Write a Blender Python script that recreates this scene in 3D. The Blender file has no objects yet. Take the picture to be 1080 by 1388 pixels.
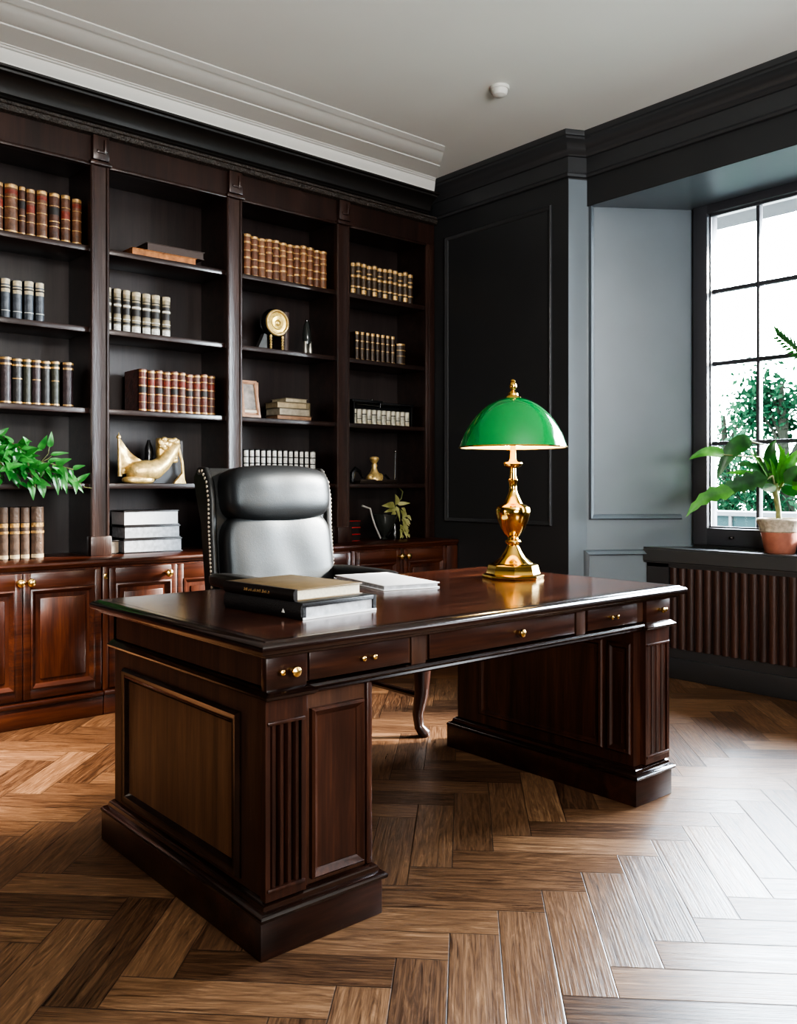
import bpy, bmesh, math, random
from mathutils import Vector, Matrix, noise as mnoise
random.seed(7)
PI = math.pi
SC = bpy.context.scene
COL = SC.collection

# ------------------------------------------------------------------ materials
def new_mat(name):
    m = bpy.data.materials.new(name); m.use_nodes = True
    nt = m.node_tree
    return m, nt, nt.nodes['Principled BSDF']

def simple(name, col, rough=0.5, metal=0.0, coat=0.0, var=0.0, scale=8.0, bump=0.0, bscale=60.0, spec=0.5, trans=0.0, emis=None, estr=0.0, sss=0.0):
    m, nt, b = new_mat(name)
    b.inputs['Base Color'].default_value = (*col, 1)
    b.inputs['Roughness'].default_value = rough
    b.inputs['Metallic'].default_value = metal
    b.inputs['Coat Weight'].default_value = coat
    b.inputs['Coat Roughness'].default_value = 0.12
    b.inputs['Specular IOR Level'].default_value = spec
    if emis:
        b.inputs['Emission Color'].default_value = (*emis, 1); b.inputs['Emission Strength'].default_value = estr
    tc = nt.nodes.new('ShaderNodeTexCoord')
    if var > 0:
        n = nt.nodes.new('ShaderNodeTexNoise'); n.inputs['Scale'].default_value = scale; n.inputs['Detail'].default_value = 4
        nt.links.new(tc.outputs['Object'], n.inputs['Vector'])
        r = nt.nodes.new('ShaderNodeValToRGB')
        r.color_ramp.elements[0].position = 0.3; r.color_ramp.elements[1].position = 0.7
        r.color_ramp.elements[0].color = (*[max(0, c*(1-var)) for c in col], 1)
        r.color_ramp.elements[1].color = (*[min(1, c*(1+var)) for c in col], 1)
        nt.links.new(n.outputs['Fac'], r.inputs['Fac']); nt.links.new(r.outputs['Color'], b.inputs['Base Color'])
    if bump > 0:
        n2 = nt.nodes.new('ShaderNodeTexNoise'); n2.inputs['Scale'].default_value = bscale; n2.inputs['Detail'].default_value = 3
        nt.links.new(tc.outputs['Object'], n2.inputs['Vector'])
        bp = nt.nodes.new('ShaderNodeBump'); bp.inputs['Strength'].default_value = bump; bp.inputs['Distance'].default_value = 0.01
        nt.links.new(n2.outputs['Fac'], bp.inputs['Height']); nt.links.new(bp.outputs['Normal'], b.inputs['Normal'])
    return m

def wood(name, c0, c1, c2, axis='z', rough=0.3, coat=0.25, scale=1.0, bump=0.08):
    """streaky wood, grain running along the given axis"""
    m, nt, b = new_mat(name)
    N, L = nt.nodes, nt.links
    tc = N.new('ShaderNodeTexCoord'); mp = N.new('ShaderNodeMapping')
    s = {'x': (0.9, 14, 14), 'y': (14, 0.9, 14), 'z': (14, 14, 0.9)}[axis]
    mp.inputs['Scale'].default_value = tuple(k*scale for k in s)
    L.new(tc.outputs['Object'], mp.inputs['Vector'])
    n = N.new('ShaderNodeTexNoise'); n.inputs['Scale'].default_value = 1.0; n.inputs['Detail'].default_value = 7; n.inputs['Roughness'].default_value = 0.62; n.inputs['Distortion'].default_value = 0.6
    L.new(mp.outputs['Vector'], n.inputs['Vector'])
    mp2 = N.new('ShaderNodeMapping'); mp2.inputs['Scale'].default_value = tuple(k*scale*9 for k in s)
    L.new(tc.outputs['Object'], mp2.inputs['Vector'])
    f = N.new('ShaderNodeTexNoise'); f.inputs['Scale'].default_value = 1.0; f.inputs['Detail'].default_value = 3
    L.new(mp2.outputs['Vector'], f.inputs['Vector'])
    mx = N.new('ShaderNodeMath'); mx.operation = 'MULTIPLY_ADD'; mx.inputs[1].default_value = 0.3
    L.new(f.outputs['Fac'], mx.inputs[0])
    sub = N.new('ShaderNodeMath'); sub.operation = 'SUBTRACT'; sub.inputs[1].default_value = 0.15
    L.new(n.outputs['Fac'], sub.inputs[0]); L.new(sub.outputs[0], mx.inputs[2])
    r = N.new('ShaderNodeValToRGB'); e = r.color_ramp.elements
    e[0].position = 0.3; e[0].color = (*c0, 1); e[1].position = 0.72; e[1].color = (*c2, 1)
    k = e.new(0.5); k.color = (*c1, 1)
    L.new(mx.outputs[0], r.inputs['Fac']); L.new(r.outputs['Color'], b.inputs['Base Color'])
    b.inputs['Roughness'].default_value = rough
    b.inputs['Coat Weight'].default_value = coat; b.inputs['Coat Roughness'].default_value = 0.15
    bp = N.new('ShaderNodeBump'); bp.inputs['Strength'].default_value = bump; bp.inputs['Distance'].default_value = 0.004
    L.new(f.outputs['Fac'], bp.inputs['Height']); L.new(bp.outputs['Normal'], b.inputs['Normal'])
    return m

def floor_mat():
    m, nt, b = new_mat('herringbone_oak')
    N, L = nt.nodes, nt.links
    def M(op, a, c=None, d=None):
        n = N.new('ShaderNodeMath'); n.operation = op
        for i, v in enumerate((a, c, d)):
            if v is None: continue
            if isinstance(v, (int, float)): n.inputs[i].default_value = v
            else: L.new(v, n.inputs[i])
        return n.outputs[0]
    tc = N.new('ShaderNodeTexCoord'); sp = N.new('ShaderNodeSeparateXYZ'); L.new(tc.outputs['Object'], sp.inputs[0])
    X, Y = sp.outputs['X'], sp.outputs['Y']
    W = 0.130; K = 1/(math.sqrt(2)*W)
    xs_, ys_ = M('SUBTRACT', X, 0.1195), M('SUBTRACT', Y, 1.277)
    U = M('MULTIPLY', M('ADD', xs_, ys_), K); V = M('MULTIPLY', M('SUBTRACT', xs_, ys_), K)
    i_, j_ = M('FLOOR', U), M('FLOOR', V)
    fu, fv = M('SUBTRACT', U, i_), M('SUBTRACT', V, j_)
    k_ = M('FLOORED_MODULO', M('SUBTRACT', i_, j_), 8.0)
    isv = M('GREATER_THAN', k_, 3.5)
    off = M('SUBTRACT', 7.0, k_)
    def mixf(h, v):
        return M('ADD', M('MULTIPLY', h, M('SUBTRACT', 1.0, isv)), M('MULTIPLY', v, isv))
    fr = M('DIVIDE', mixf(M('ADD', k_, fu), M('ADD', off, fv)), 4.0)
    cf = mixf(fv, fu)
    idx = mixf(M('SUBTRACT', i_, k_), i_)
    colm = M('ADD', mixf(j_, M('SUBTRACT', j_, off)), M('MULTIPLY', isv, 0.5))
    cv = N.new('ShaderNodeCombineXYZ'); L.new(idx, cv.inputs[0]); L.new(colm, cv.inputs[1])
    wn = N.new('ShaderNodeTexWhiteNoise'); wn.noise_dimensions = '3D'; L.new(cv.outputs[0], wn.inputs['Vector'])
    rs = N.new('ShaderNodeSeparateColor'); L.new(wn.outputs['Color'], rs.inputs[0])
    # grain: along the plank (fr) and across it (cf)
    g = N.new('ShaderNodeCombineXYZ')
    L.new(M('ADD', M('MULTIPLY', fr, 1.7), M('MULTIPLY', rs.outputs[0], 37.0)), g.inputs[0])
    L.new(M('ADD', M('MULTIPLY', cf, 4.2), M('MULTIPLY', rs.outputs[1], 53.0)), g.inputs[1])
    L.new(rs.outputs[2], g.inputs[2])
    n1 = N.new('ShaderNodeTexNoise'); n1.inputs['Scale'].default_value = 1.3; n1.inputs['Detail'].default_value = 8; n1.inputs['Roughness'].default_value = 0.66; n1.inputs['Distortion'].default_value = 2.2
    L.new(g.outputs[0], n1.inputs['Vector'])
    g2 = N.new('ShaderNodeCombineXYZ')
    L.new(M('ADD', M('MULTIPLY', fr, 1.8), M('MULTIPLY', rs.outputs[1], 11.0)), g2.inputs[0])
    L.new(M('ADD', M('MULTIPLY', cf, 22.0), M('MULTIPLY', rs.outputs[0], 7.0)), g2.inputs[1])
    n2 = N.new('ShaderNodeTexNoise'); n2.inputs['Scale'].default_value = 1.0; n2.inputs['Detail'].default_value = 4; n2.inputs['Distortion'].default_value = 0.5
    L.new(g2.outputs[0], n2.inputs['Vector'])
    tone = M('ADD', M('MULTIPLY', rs.outputs[2], 0.27), M('ADD', M('MULTIPLY', n1.outputs['Fac'], 0.98), M('SUBTRACT', M('MULTIPLY', n2.outputs['Fac'], 0.34), 0.13)))
    r = N.new('ShaderNodeValToRGB'); e = r.color_ramp.elements
    e[0].position = 0.38; e[0].color = (0.026, 0.012, 0.0065, 1)
    e[1].position = 1.0; e[1].color = (0.38, 0.222, 0.122, 1)
    k = e.new(0.56); k.color = (0.085, 0.043, 0.0235, 1)
    k = e.new(0.78); k.color = (0.19, 0.102, 0.054, 1)
    L.new(tone, r.inputs['Fac'])
    # knots
    vo = N.new('ShaderNodeTexNoise'); vo.inputs['Scale'].default_value = 2.0; vo.inputs['Detail'].default_value = 1
    L.new(g.outputs[0], vo.inputs['Vector'])
    kn = N.new('ShaderNodeValToRGB'); kn.color_ramp.elements[0].position = 0.20; kn.color_ramp.elements[0].color = (0.25, 0.2, 0.16, 1); kn.color_ramp.elements[1].position = 0.31; kn.color_ramp.elements[1].color = (1, 1, 1, 1)
    L.new(vo.outputs['Fac'], kn.inputs['Fac'])
    mk = N.new('ShaderNodeMix'); mk.data_type = 'RGBA'; mk.blend_type = 'MULTIPLY'; mk.inputs[0].default_value = 1.0
    L.new(r.outputs['Color'], mk.inputs[6]); L.new(kn.outputs['Color'], mk.inputs[7])
    # seams
    e1 = M('MINIMUM', cf, M('SUBTRACT', 1.0, cf)); e2 = M('MULTIPLY', M('MINIMUM', fr, M('SUBTRACT', 1.0, fr)), 4.0)
    edge = M('MINIMUM', e1, e2)
    seam = M('SMOOTH_MIN', M('MULTIPLY', edge, 55.0), 1.0, 0.1)
    seam = M('MINIMUM', M('MAXIMUM', seam, 0.0), 1.0)
    ms = N.new('ShaderNodeMix'); ms.data_type = 'RGBA'
    L.new(seam, ms.inputs[0]); ms.inputs[6].default_value = (0.012, 0.007, 0.005, 1); L.new(mk.outputs[2], ms.inputs[7])
    L.new(ms.outputs[2], b.inputs['Base Color'])
    L.new(M('ADD', M('ADD', 0.20, M('MULTIPLY', rs.outputs[0], 0.1)), M('MULTIPLY', n2.outputs['Fac'], 0.22)), b.inputs['Roughness'])
    b.inputs['Specular IOR Level'].default_value = 0.5
    bp = N.new('ShaderNodeBump'); bp.inputs['Strength'].default_value = 0.35; bp.inputs['Distance'].default_value = 0.004
    L.new(M('ADD', M('MULTIPLY', seam, 1.0), M('MULTIPLY', n2.outputs['Fac'], 0.9)), bp.inputs['Height'])
    L.new(bp.outputs['Normal'], b.inputs['Normal'])
    return m

def glass_mat():
    m = bpy.data.materials.new('window_glass'); m.use_nodes = True; nt = m.node_tree; nt.nodes.clear()
    o = nt.nodes.new('ShaderNodeOutputMaterial'); mx = nt.nodes.new('ShaderNodeMixShader')
    t = nt.nodes.new('ShaderNodeBsdfTransparent'); g = nt.nodes.new('ShaderNodeBsdfGlossy'); g.inputs['Roughness'].default_value = 0.02
    fr = nt.nodes.new('ShaderNodeFresnel'); fr.inputs['IOR'].default_value = 1.3
    nt.links.new(fr.outputs[0], mx.inputs[0]); nt.links.new(t.outputs[0], mx.inputs[1]); nt.links.new(g.outputs[0], mx.inputs[2]); nt.links.new(mx.outputs[0], o.inputs[0])
    return m

def leaf_mat(name, c0, c1, rough=0.35, trans=0.25, spec=0.5):
    m = bpy.data.materials.new(name); m.use_nodes = True; nt = m.node_tree; b = nt.nodes['Principled BSDF']
    tc = nt.nodes.new('ShaderNodeTexCoord'); n = nt.nodes.new('ShaderNodeTexNoise'); n.inputs['Scale'].default_value = 14; n.inputs['Detail'].default_value = 3
    nt.links.new(tc.outputs['Object'], n.inputs['Vector'])
    r = nt.nodes.new('ShaderNodeValToRGB'); r.color_ramp.elements[0].position = 0.35; r.color_ramp.elements[1].position = 0.65
    r.color_ramp.elements[0].color = (*c0, 1); r.color_ramp.elements[1].color = (*c1, 1)
    nt.links.new(n.outputs['Fac'], r.inputs['Fac']); nt.links.new(r.outputs['Color'], b.inputs['Base Color'])
    b.inputs['Roughness'].default_value = rough; b.inputs['Specular IOR Level'].default_value = spec
    tr = nt.nodes.new('ShaderNodeBsdfTranslucent'); nt.links.new(r.outputs['Color'], tr.inputs['Color'])
    mx = nt.nodes.new('ShaderNodeMixShader'); mx.inputs[0].default_value = trans
    nt.links.new(b.outputs[0], mx.inputs[1]); nt.links.new(tr.outputs[0], mx.inputs[2])
    nt.links.new(mx.outputs[0], nt.nodes['Material Output'].inputs['Surface'])
    return m

MAHZ = wood('mahogany_vertical', (0.01275, 0.00476, 0.00323), (0.03825, 0.01317, 0.00782), (0.08925, 0.03145, 0.01615), 'z', 0.34, 0.15)
MAHX = wood('mahogany_horizontal', (0.01105, 0.00425, 0.00289), (0.0289, 0.00977, 0.00595), (0.0612, 0.02125, 0.01105), 'x', 0.3, 0.25)
MAHY = wood('mahogany_depthwise', (0.013, 0.0050, 0.0034), (0.034, 0.0115, 0.007), (0.072, 0.025, 0.013), 'y', 0.3, 0.25)
CABZ = wood('cabinet_wood_vertical', (0.0234, 0.00675, 0.00378), (0.0675, 0.0189, 0.00945), (0.153, 0.0504, 0.0216), 'z', 0.32, 0.2)
CABX = wood('cabinet_wood_horizontal', (0.0221, 0.00637, 0.00357), (0.0595, 0.01657, 0.0085), (0.119, 0.0374, 0.017), 'x', 0.32, 0.2)
PANEL = wood('desk_side_veneer', (0.062, 0.030, 0.0155), (0.125, 0.061, 0.031), (0.20, 0.102, 0.053), 'z', 0.42, 0.0)
SIDEW = wood('desk_side_frame', (0.030, 0.0125, 0.0075), (0.062, 0.026, 0.0145), (0.105, 0.046, 0.025), 'z', 0.45, 0.0)
DTOP = wood('desktop_wood', (0.022, 0.0075, 0.005), (0.060, 0.0195, 0.0115), (0.14, 0.048, 0.025), 'x', 0.17, 0.5, bump=0.03)
DEDGE = wood('desktop_edge_wood', (0.008, 0.004, 0.003), (0.016, 0.007, 0.005), (0.03, 0.012, 0.008), 'x', 0.2, 0.6, bump=0.02)
SHELF = wood('shelf_wood', (0.012, 0.00638, 0.00525), (0.0255, 0.01238, 0.00975), (0.045, 0.02175, 0.0165), 'x', 0.33, 0.3)
BACKP = wood('back_panel_wood', (0.014, 0.00875, 0.0077), (0.0238, 0.0147, 0.0133), (0.035, 0.0224, 0.0196), 'z', 0.36, 0.35)
PILA = wood('pilaster_wood', (0.015, 0.00712, 0.0054), (0.0345, 0.01537, 0.0111), (0.06375, 0.03, 0.021), 'z', 0.36, 0.35, bump=0.3)
DKTRIM = simple('ebonised_cornice', (0.015, 0.013, 0.012), 0.35, coat=0.1)
CARVE = simple('carved_cornice_bead', (0.035, 0.026, 0.021), 0.4, var=0.6, scale=70, bump=1.0, bscale=90)
SLATW = wood('slat_wood', (0.022, 0.0088, 0.006), (0.046, 0.0185, 0.0125), (0.078, 0.032, 0.021), 'z', 0.45, 0.0, bump=0.3)
WALLD = simple('charcoal_wall_paint', (0.031, 0.032, 0.034), 0.42, var=0.06, scale=3, bump=0.03, bscale=120)
WALLR = simple('charcoal_paint_window_lit', (0.145, 0.170, 0.195), 0.36, spec=0.75, var=0.05, scale=3, bump=0.03, bscale=120)  # the charcoal wall paint again, colour lightened as if lit by the window
WALLT = simple('charcoal_trim_paint', (0.045, 0.046, 0.049), 0.32)
FRAMEM = simple('window_frame_paint', (0.06, 0.06, 0.07), 0.45)
CEILM = simple('ceiling_white', (0.74, 0.74, 0.715), 0.8, var=0.02, scale=2)
PLAST = simple('plaster_cornice', (0.66, 0.655, 0.63), 0.6)
FLOORM = floor_mat()
BRASS = simple('polished_brass', (0.80, 0.50, 0.14), 0.13, 1.0)
BRASSD = simple('knob_brass', (0.70, 0.46, 0.17), 0.25, 1.0)
ANTQ = simple('antique_gilt', (0.74, 0.52, 0.215), 0.36, 0.45, var=0.35, scale=35, bump=0.3, bscale=60)
GILT = simple('gilt_stamp', (0.52, 0.33, 0.14), 0.45, 0.55, var=0.5, scale=90)
CREAMB = simple('cream_label', (0.48, 0.40, 0.27), 0.6, var=0.3, scale=60)
SILVERB = simple('silver_label', (0.55, 0.54, 0.50), 0.5, 0.1, var=0.35, scale=80)
LEATHER = simple('black_leather', (0.014, 0.0145, 0.0155), 0.40, bump=0.10, bscale=220, spec=0.42)
for _m in (LEATHER,):
    _m.node_tree.nodes['Principled BSDF'].inputs['Specular Tint'].default_value = (0.86, 0.95, 1.0, 1)
HANDLE = simple('pale_handle_metal', (0.6, 0.57, 0.53), 0.3, 0.3)
LEATHER2 = simple('black_leather_shell', (0.012, 0.012, 0.012), 0.4, bump=0.12, bscale=220)
STUD = simple('nail_head_metal', (0.62, 0.57, 0.48), 0.35, 0.35)
PAGES = simple('page_paper', (0.62, 0.55, 0.42), 0.8, var=0.12, scale=120)
WHITEP = simple('white_paper', (0.72, 0.72, 0.72), 0.6, var=0.05, scale=60)
GREYP = simple('grey_print_paper', (0.44, 0.45, 0.47), 0.6, var=0.25, scale=45)
GREEN_O = simple('green_glass_shade', (0.0, 0.17, 0.034), 0.1, coat=0.6, emis=(0.0, 0.5, 0.10), estr=0.055)
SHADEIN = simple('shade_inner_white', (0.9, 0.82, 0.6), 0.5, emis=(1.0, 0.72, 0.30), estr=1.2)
BULB = simple('bulb_glow', (1, 0.9, 0.7), 0.4, emis=(1.0, 0.78, 0.42), estr=40)
TERRA = simple('terracotta', (0.36, 0.135, 0.09), 0.75, var=0.15, scale=20, bump=0.1)
STONE = simple('crusted_stone_rim', (0.50, 0.43, 0.34), 0.85, var=0.3, scale=40, bump=0.6, bscale=50)
SOIL = simple('potting_soil', (0.03, 0.02, 0.014), 0.95, var=0.4, scale=60, bump=0.6)
STEM = simple('plant_stem', (0.14, 0.15, 0.055), 0.6, var=0.3, scale=30)
LEAF_D = leaf_mat('leaf_dark_green', (0.007, 0.034, 0.006), (0.018, 0.085, 0.012), 0.32, 0.05, 0.35)
LEAF_L = leaf_mat('leaf_bright_green', (0.020, 0.095, 0.008), (0.055, 0.20, 0.018), 0.36, 0.09, 0.35)
LEAF_IVY = leaf_mat('leaf_trailing', (0.022, 0.13, 0.024), (0.075, 0.33, 0.065), 0.3, 0.2)
LEAF_OLIVE = leaf_mat('leaf_dry_olive', (0.24, 0.24, 0.08), (0.44, 0.42, 0.19), 0.5, 0.2)
LEAF_T1 = leaf_mat('tree_leaf_pale', (0.0035, 0.0115, 0.006), (0.009, 0.022, 0.012), 0.9, 0.1, 0.0)
LEAF_T2 = leaf_mat('tree_leaf_green', (0.0012, 0.0055, 0.0025), (0.004, 0.012, 0.006), 0.9, 0.08, 0.0)
BARK = simple('tree_bark', (0.005, 0.0055, 0.004), 0.9, spec=0.0)
LAWN = simple('pale_gravel_and_lawn', (0.03, 0.036, 0.03), 0.9, spec=0.0, var=0.3, scale=1.5)
EAVE = simple('eave_render', (0.045, 0.045, 0.048), 0.8)
TEAL = simple('greenhouse_teal', (0.004, 0.009, 0.009), 0.8, spec=0.05)
WHITEM = simple('white_painted_metal', (0.025, 0.026, 0.026), 0.8, spec=0.1)
DETW = simple('detector_plastic', (0.55, 0.54, 0.51), 0.5)
BLACKM = simple('black_lacquer', (0.012, 0.012, 0.013), 0.25, coat=0.3)
STEELM = simple('dark_polished_metal', (0.20, 0.20, 0.20), 0.2, 1.0)
REDC = simple('red_cloth', (0.42, 0.03, 0.026), 0.55, var=0.3, scale=60)
FRAMEW = simple('rose_wood_frame', (0.42, 0.235, 0.145), 0.45, var=0.2, scale=30)
PICT = simple('sepia_print', (0.24, 0.20, 0.17), 0.45, var=0.5, scale=22)
GLASSD = simple('smoked_glass', (0.03, 0.033, 0.03), 0.08, coat=0.3)
GWIN = glass_mat()

# ------------------------------------------------------------------ mesh helpers
class MB:
    def __init__(s): s.bm = bmesh.new()
    def box(s, x0, x1, y0, y1, z0, z1, bev=0.0, seg=2, rot=None):
        r = bmesh.ops.create_cube(s.bm, size=1.0); vs = r['verts']
        for v in vs:
            v.co = Vector(((x0+x1)/2 + v.co.x*(x1-x0), (y0+y1)/2 + v.co.y*(y1-y0), (z0+z1)/2 + v.co.z*(z1-z0)))
        if bev > 0:
            es = list({e for v in vs for e in v.link_edges})
            g = bmesh.ops.bevel(s.bm, geom=es, offset=bev, segments=seg, affect='EDGES', profile=0.5)
            vs = list({v for f in g['faces'] for v in f.verts} | {v for v in vs if v.is_valid})
        if rot is not None:
            bmesh.ops.transform(s.bm, matrix=rot, verts=[v for v in vs if v.is_valid])
        return s
    def lathe(s, prof, origin=(0, 0, 0), axis='z', seg=24, cap=True):
        o = Vector(origin); rings = []
        for (r, h) in prof:
            ring = []
            for i in range(seg):
                a = 2*PI*i/seg
                p = (r*math.cos(a), r*math.sin(a), h)
                if axis == 'y': p = (p[0], -p[2], p[1])     # +h points to -Y
                if axis == 'x': p = (-p[2], p[0], p[1])     # +h points to -X
                ring.append(s.bm.verts.new(o + Vector(p)))
            rings.append(ring)
        for a, b in zip(rings, rings[1:]):
            for i in range(seg):
                j = (i+1) % seg
                s.bm.faces.new((a[i], a[j], b[j], b[i]))
        if cap:
            if prof[0][0] > 1e-5: s.bm.faces.new(list(reversed(rings[0])))
            if prof[-1][0] > 1e-5: s.bm.faces.new(rings[-1])
        return s
    def tube(s, pts, rad, seg=8, cap=True):
        pts = [Vector(p) for p in pts]; n = len(pts)
        rads = rad if isinstance(rad, (list, tuple)) else [rad]*n
        t0 = (pts[1]-pts[0]).normalized()
        up = Vector((0, 0, 1)) if abs(t0.z) < 0.9 else Vector((1, 0, 0))
        nrm = t0.cross(up).normalized(); rings = []
        for i, p in enumerate(pts):
            t = (pts[min(i+1, n-1)]-pts[max(i-1, 0)]).normalized()
            nrm = (nrm - t*nrm.dot(t)).normalized(); bn = t.cross(nrm)
            rings.append([s.bm.verts.new(p + (nrm*math.cos(2*PI*k/seg)+bn*math.sin(2*PI*k/seg))*rads[i]) for k in range(seg)])
        for a, b in zip(rings, rings[1:]):
            for k in range(seg):
                j = (k+1) % seg
                s.bm.faces.new((a[k], a[j], b[j], b[k]))
        if cap:
            s.bm.faces.new(list(reversed(rings[0]))); s.bm.faces.new(rings[-1])
        return s
    def prism(s, poly, z0, z1, plane='xy'):
        def P(a, b, c): return {'xy': (a, b, c), 'xz': (a, c, b), 'yz': (c, a, b)}[plane]
        lo = [s.bm.verts.new(P(a, b, z0)) for a, b in poly]; hi = [s.bm.verts.new(P(a, b, z1)) for a, b in poly]
        n = len(poly)
        s.bm.faces.new(list(reversed(lo))); s.bm.faces.new(hi)
        for i in range(n):
            j = (i+1) % n; s.bm.faces.new((lo[i], lo[j], hi[j], hi[i]))
        return s
    def sweep(s, path, N, prof, closed=False, capends=True, closeprof=True):
        """moulding: profile (u along N x d, v along N) carried along path with mitred corners"""
        N = Vector(N).normalized(); path = [Vector(p) for p in path]; n = len(path); rings = []
        for i, p in enumerate(path):
            dn = (path[(i+1) % n]-p).normalized() if (closed or i < n-1) else None
            dp = (p-path[i-1]).normalized() if (closed or i > 0) else None
            if dn is None: dn = dp
            if dp is None: dp = dn
            a, b = N.cross(dp).normalized(), N.cross(dn).normalized()
            m = a + b; m = m / max(1e-6, m.dot(a))
            rings.append([s.bm.verts.new(p + m*u + N*v) for u, v in prof])
        k = len(prof); segs = n if closed else n-1
        for i in range(segs):
            a, b = rings[i], rings[(i+1) % n]
            for j in range(k if closeprof else k-1):
                q = (j+1) % k
                s.bm.faces.new((a[j], b[j], b[q], a[q]))
        if not closed and capends and closeprof:
            s.bm.faces.new(rings[0]); s.bm.faces.new(list(reversed(rings[-1])))
        return s
    def pillow(s, c, half, p=4.0, n=10, rot=None, f=None):
        """rounded cushion: cube grid pushed to a p-norm ball, then scaled"""
        idx = {}; c = Vector(c)
        def V(q):
            key = tuple(round(t, 5) for t in q)
            if key not in idx:
                m = max(abs(t) for t in q); l = sum(abs(t)**p for t in q)**(1/p)
                w = Vector(q)*(m/l)
                w = Vector((w.x*half[0], w.y*half[1], w.z*half[2]))
                if f: w = f(w)
                if rot is not None: w = rot @ w
                idx[key] = s.bm.verts.new(c + w)
            return idx[key]
        for ax in range(3):
            for sg in (-1, 1):
                for i in range(n):
                    for j in range(n):
                        qs = []
                        for (di, dj) in ((0, 0), (1, 0), (1, 1), (0, 1)):
                            a = math.tan((-1+2*(i+di)/n)*PI/4); b = math.tan((-1+2*(j+dj)/n)*PI/4)
                            q = [0, 0, 0]; q[ax] = sg; q[(ax+1) % 3] = a; q[(ax+2) % 3] = b
                            qs.append(V(q))
                        if sg < 0: qs.reverse()
                        s.bm.faces.new(qs)
        return s
    def ball(s, c, r, u=12, v=8, sc=(1, 1, 1)):
        g = bmesh.ops.create_uvsphere(s.bm, u_segments=u, v_segments=v, radius=r)
        for w in g['verts']: w.co = Vector((w.co.x*sc[0]+c[0], w.co.y*sc[1]+c[1], w.co.z*sc[2]+c[2]))
        return s
    def grid(s, rows):
        vs = [[s.bm.verts.new(p) for p in r] for r in rows]
        for a, b in zip(vs, vs[1:]):
            for i in range(len(a)-1): s.bm.faces.new((a[i], a[i+1], b[i+1], b[i]))
        return s
    def build(s, name, mat, parent=None, smooth=True, angle=38):
        bm = s.bm
        bmesh.ops.remove_doubles(bm, verts=bm.verts, dist=1e-6)
        bmesh.ops.recalc_face_normals(bm, faces=bm.faces)
        if smooth:
            for f in bm.faces: f.smooth = True
            for e in bm.edges:
                if len(e.link_faces) > 2 or (len(e.link_faces) == 2 and e.calc_face_angle(0) > math.radians(angle)): e.smooth = False
        me = bpy.data.meshes.new(name); bm.to_mesh(me); bm.free()
        for k in (mat if isinstance(mat, (list, tuple)) else [mat]): me.materials.append(k)
        o = bpy.data.objects.new(name, me); COL.objects.link(o)
        if parent is not None:
            o.parent = parent; o.matrix_parent_inverse = Matrix.Translation(-parent.location) if parent.parent is None else parent.matrix_world.inverted()
        return o

ORIG = {}
def child(name, mb, mat, parent, **k):
    """part whose mesh was modelled in world coordinates; parent sits unrotated at its own location"""
    o = mb.build(name, mat, None, **k)
    o.parent = parent
    off = Vector((0, 0, 0)); p = parent
    while p is not None:
        off += Vector(p.location); p = p.parent
    o.location = -off
    return o

def tag(o, label=None, cat=None, group=None, kind=None):
    if label: o['label'] = label
    if cat: o['category'] = cat
    if group: o['group'] = group
    if kind: o['kind'] = kind
    return o
def thing(name, label, cat, loc=(0, 0, 0), group=None):
    o = bpy.data.objects.new(name, None); COL.objects.link(o); o.location = loc; o.empty_display_size = 0.05
    return tag(o, label, cat, group)
def struct(name, mb, mat, label=None, **k):
    o = mb.build(name, mat, **k); o['kind'] = 'structure'
    if label: o['label'] = label
    return o
def rect_path(a, b, c, d, plane, k):
    """rectangle a..b (first axis) by c..d (second) at constant k"""
    q = [(a, c), (b, c), (b, d), (a, d)]
    return [{'xz': (u, k, v), 'yz': (k, u, v), 'xy': (u, v, k)}[plane] for u, v in q]

# ------------------------------------------------------------------ camera
H = 1.17
cam = bpy.data.cameras.new('camera'); co = bpy.data.objects.new('camera', cam); COL.objects.link(co)
co.location = (0, 0, H); co.rotation_euler = (PI/2, 0, -math.radians(40.687))
cam.sensor_fit = 'HORIZONTAL'; cam.sensor_width = 36.0; cam.lens = 1186.42/1080*36; cam.shift_y = -37/1080; cam.clip_start = 0.05
SC.camera = co

# ------------------------------------------------------------------ room shell
ZC = 3.31
XW, XL, XG = 4.30, 4.41, 5.0          # pier face, lintel face, window plane
Y0, Y1 = 3.401, 3.345                  # pier edge, lintel end
YG = 2.934
YM = 1.957                             # middle of the window bay
mir = lambda y: 2*YM - y
struct('floor', MB().box(-2.2, 5.15, -2.4, 5.1, -0.1, 0.0), FLOORM, 'warm brown herringbone parquet floor')
struct('ceiling', MB().box(-2.2, 5.15, -2.4, 5.1, ZC, ZC+0.1), CEILM, 'plain off-white ceiling')
struct('wall_back', MB().box(-2.2, 5.15, 4.95, 5.1, 0, ZC), WALLD, 'wall behind the bookcase')
struct('wall_left', MB().box(-2.2, -2.05, -2.4, 4.95, 0, ZC), WALLD)
struct('wall_front', MB().box(-2.05, 5.15, -2.4, -2.25, 0, ZC), WALLD)
pier = [(XW, 4.95), (XW, Y0), (XL, Y1), (XG, YG), (5.15, YG), (5.15, 4.95)]
struct('wall_right', MB().prism(list(reversed(pier)), 0, ZC), WALLD, 'dark charcoal panelled pier beside the window')
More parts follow.
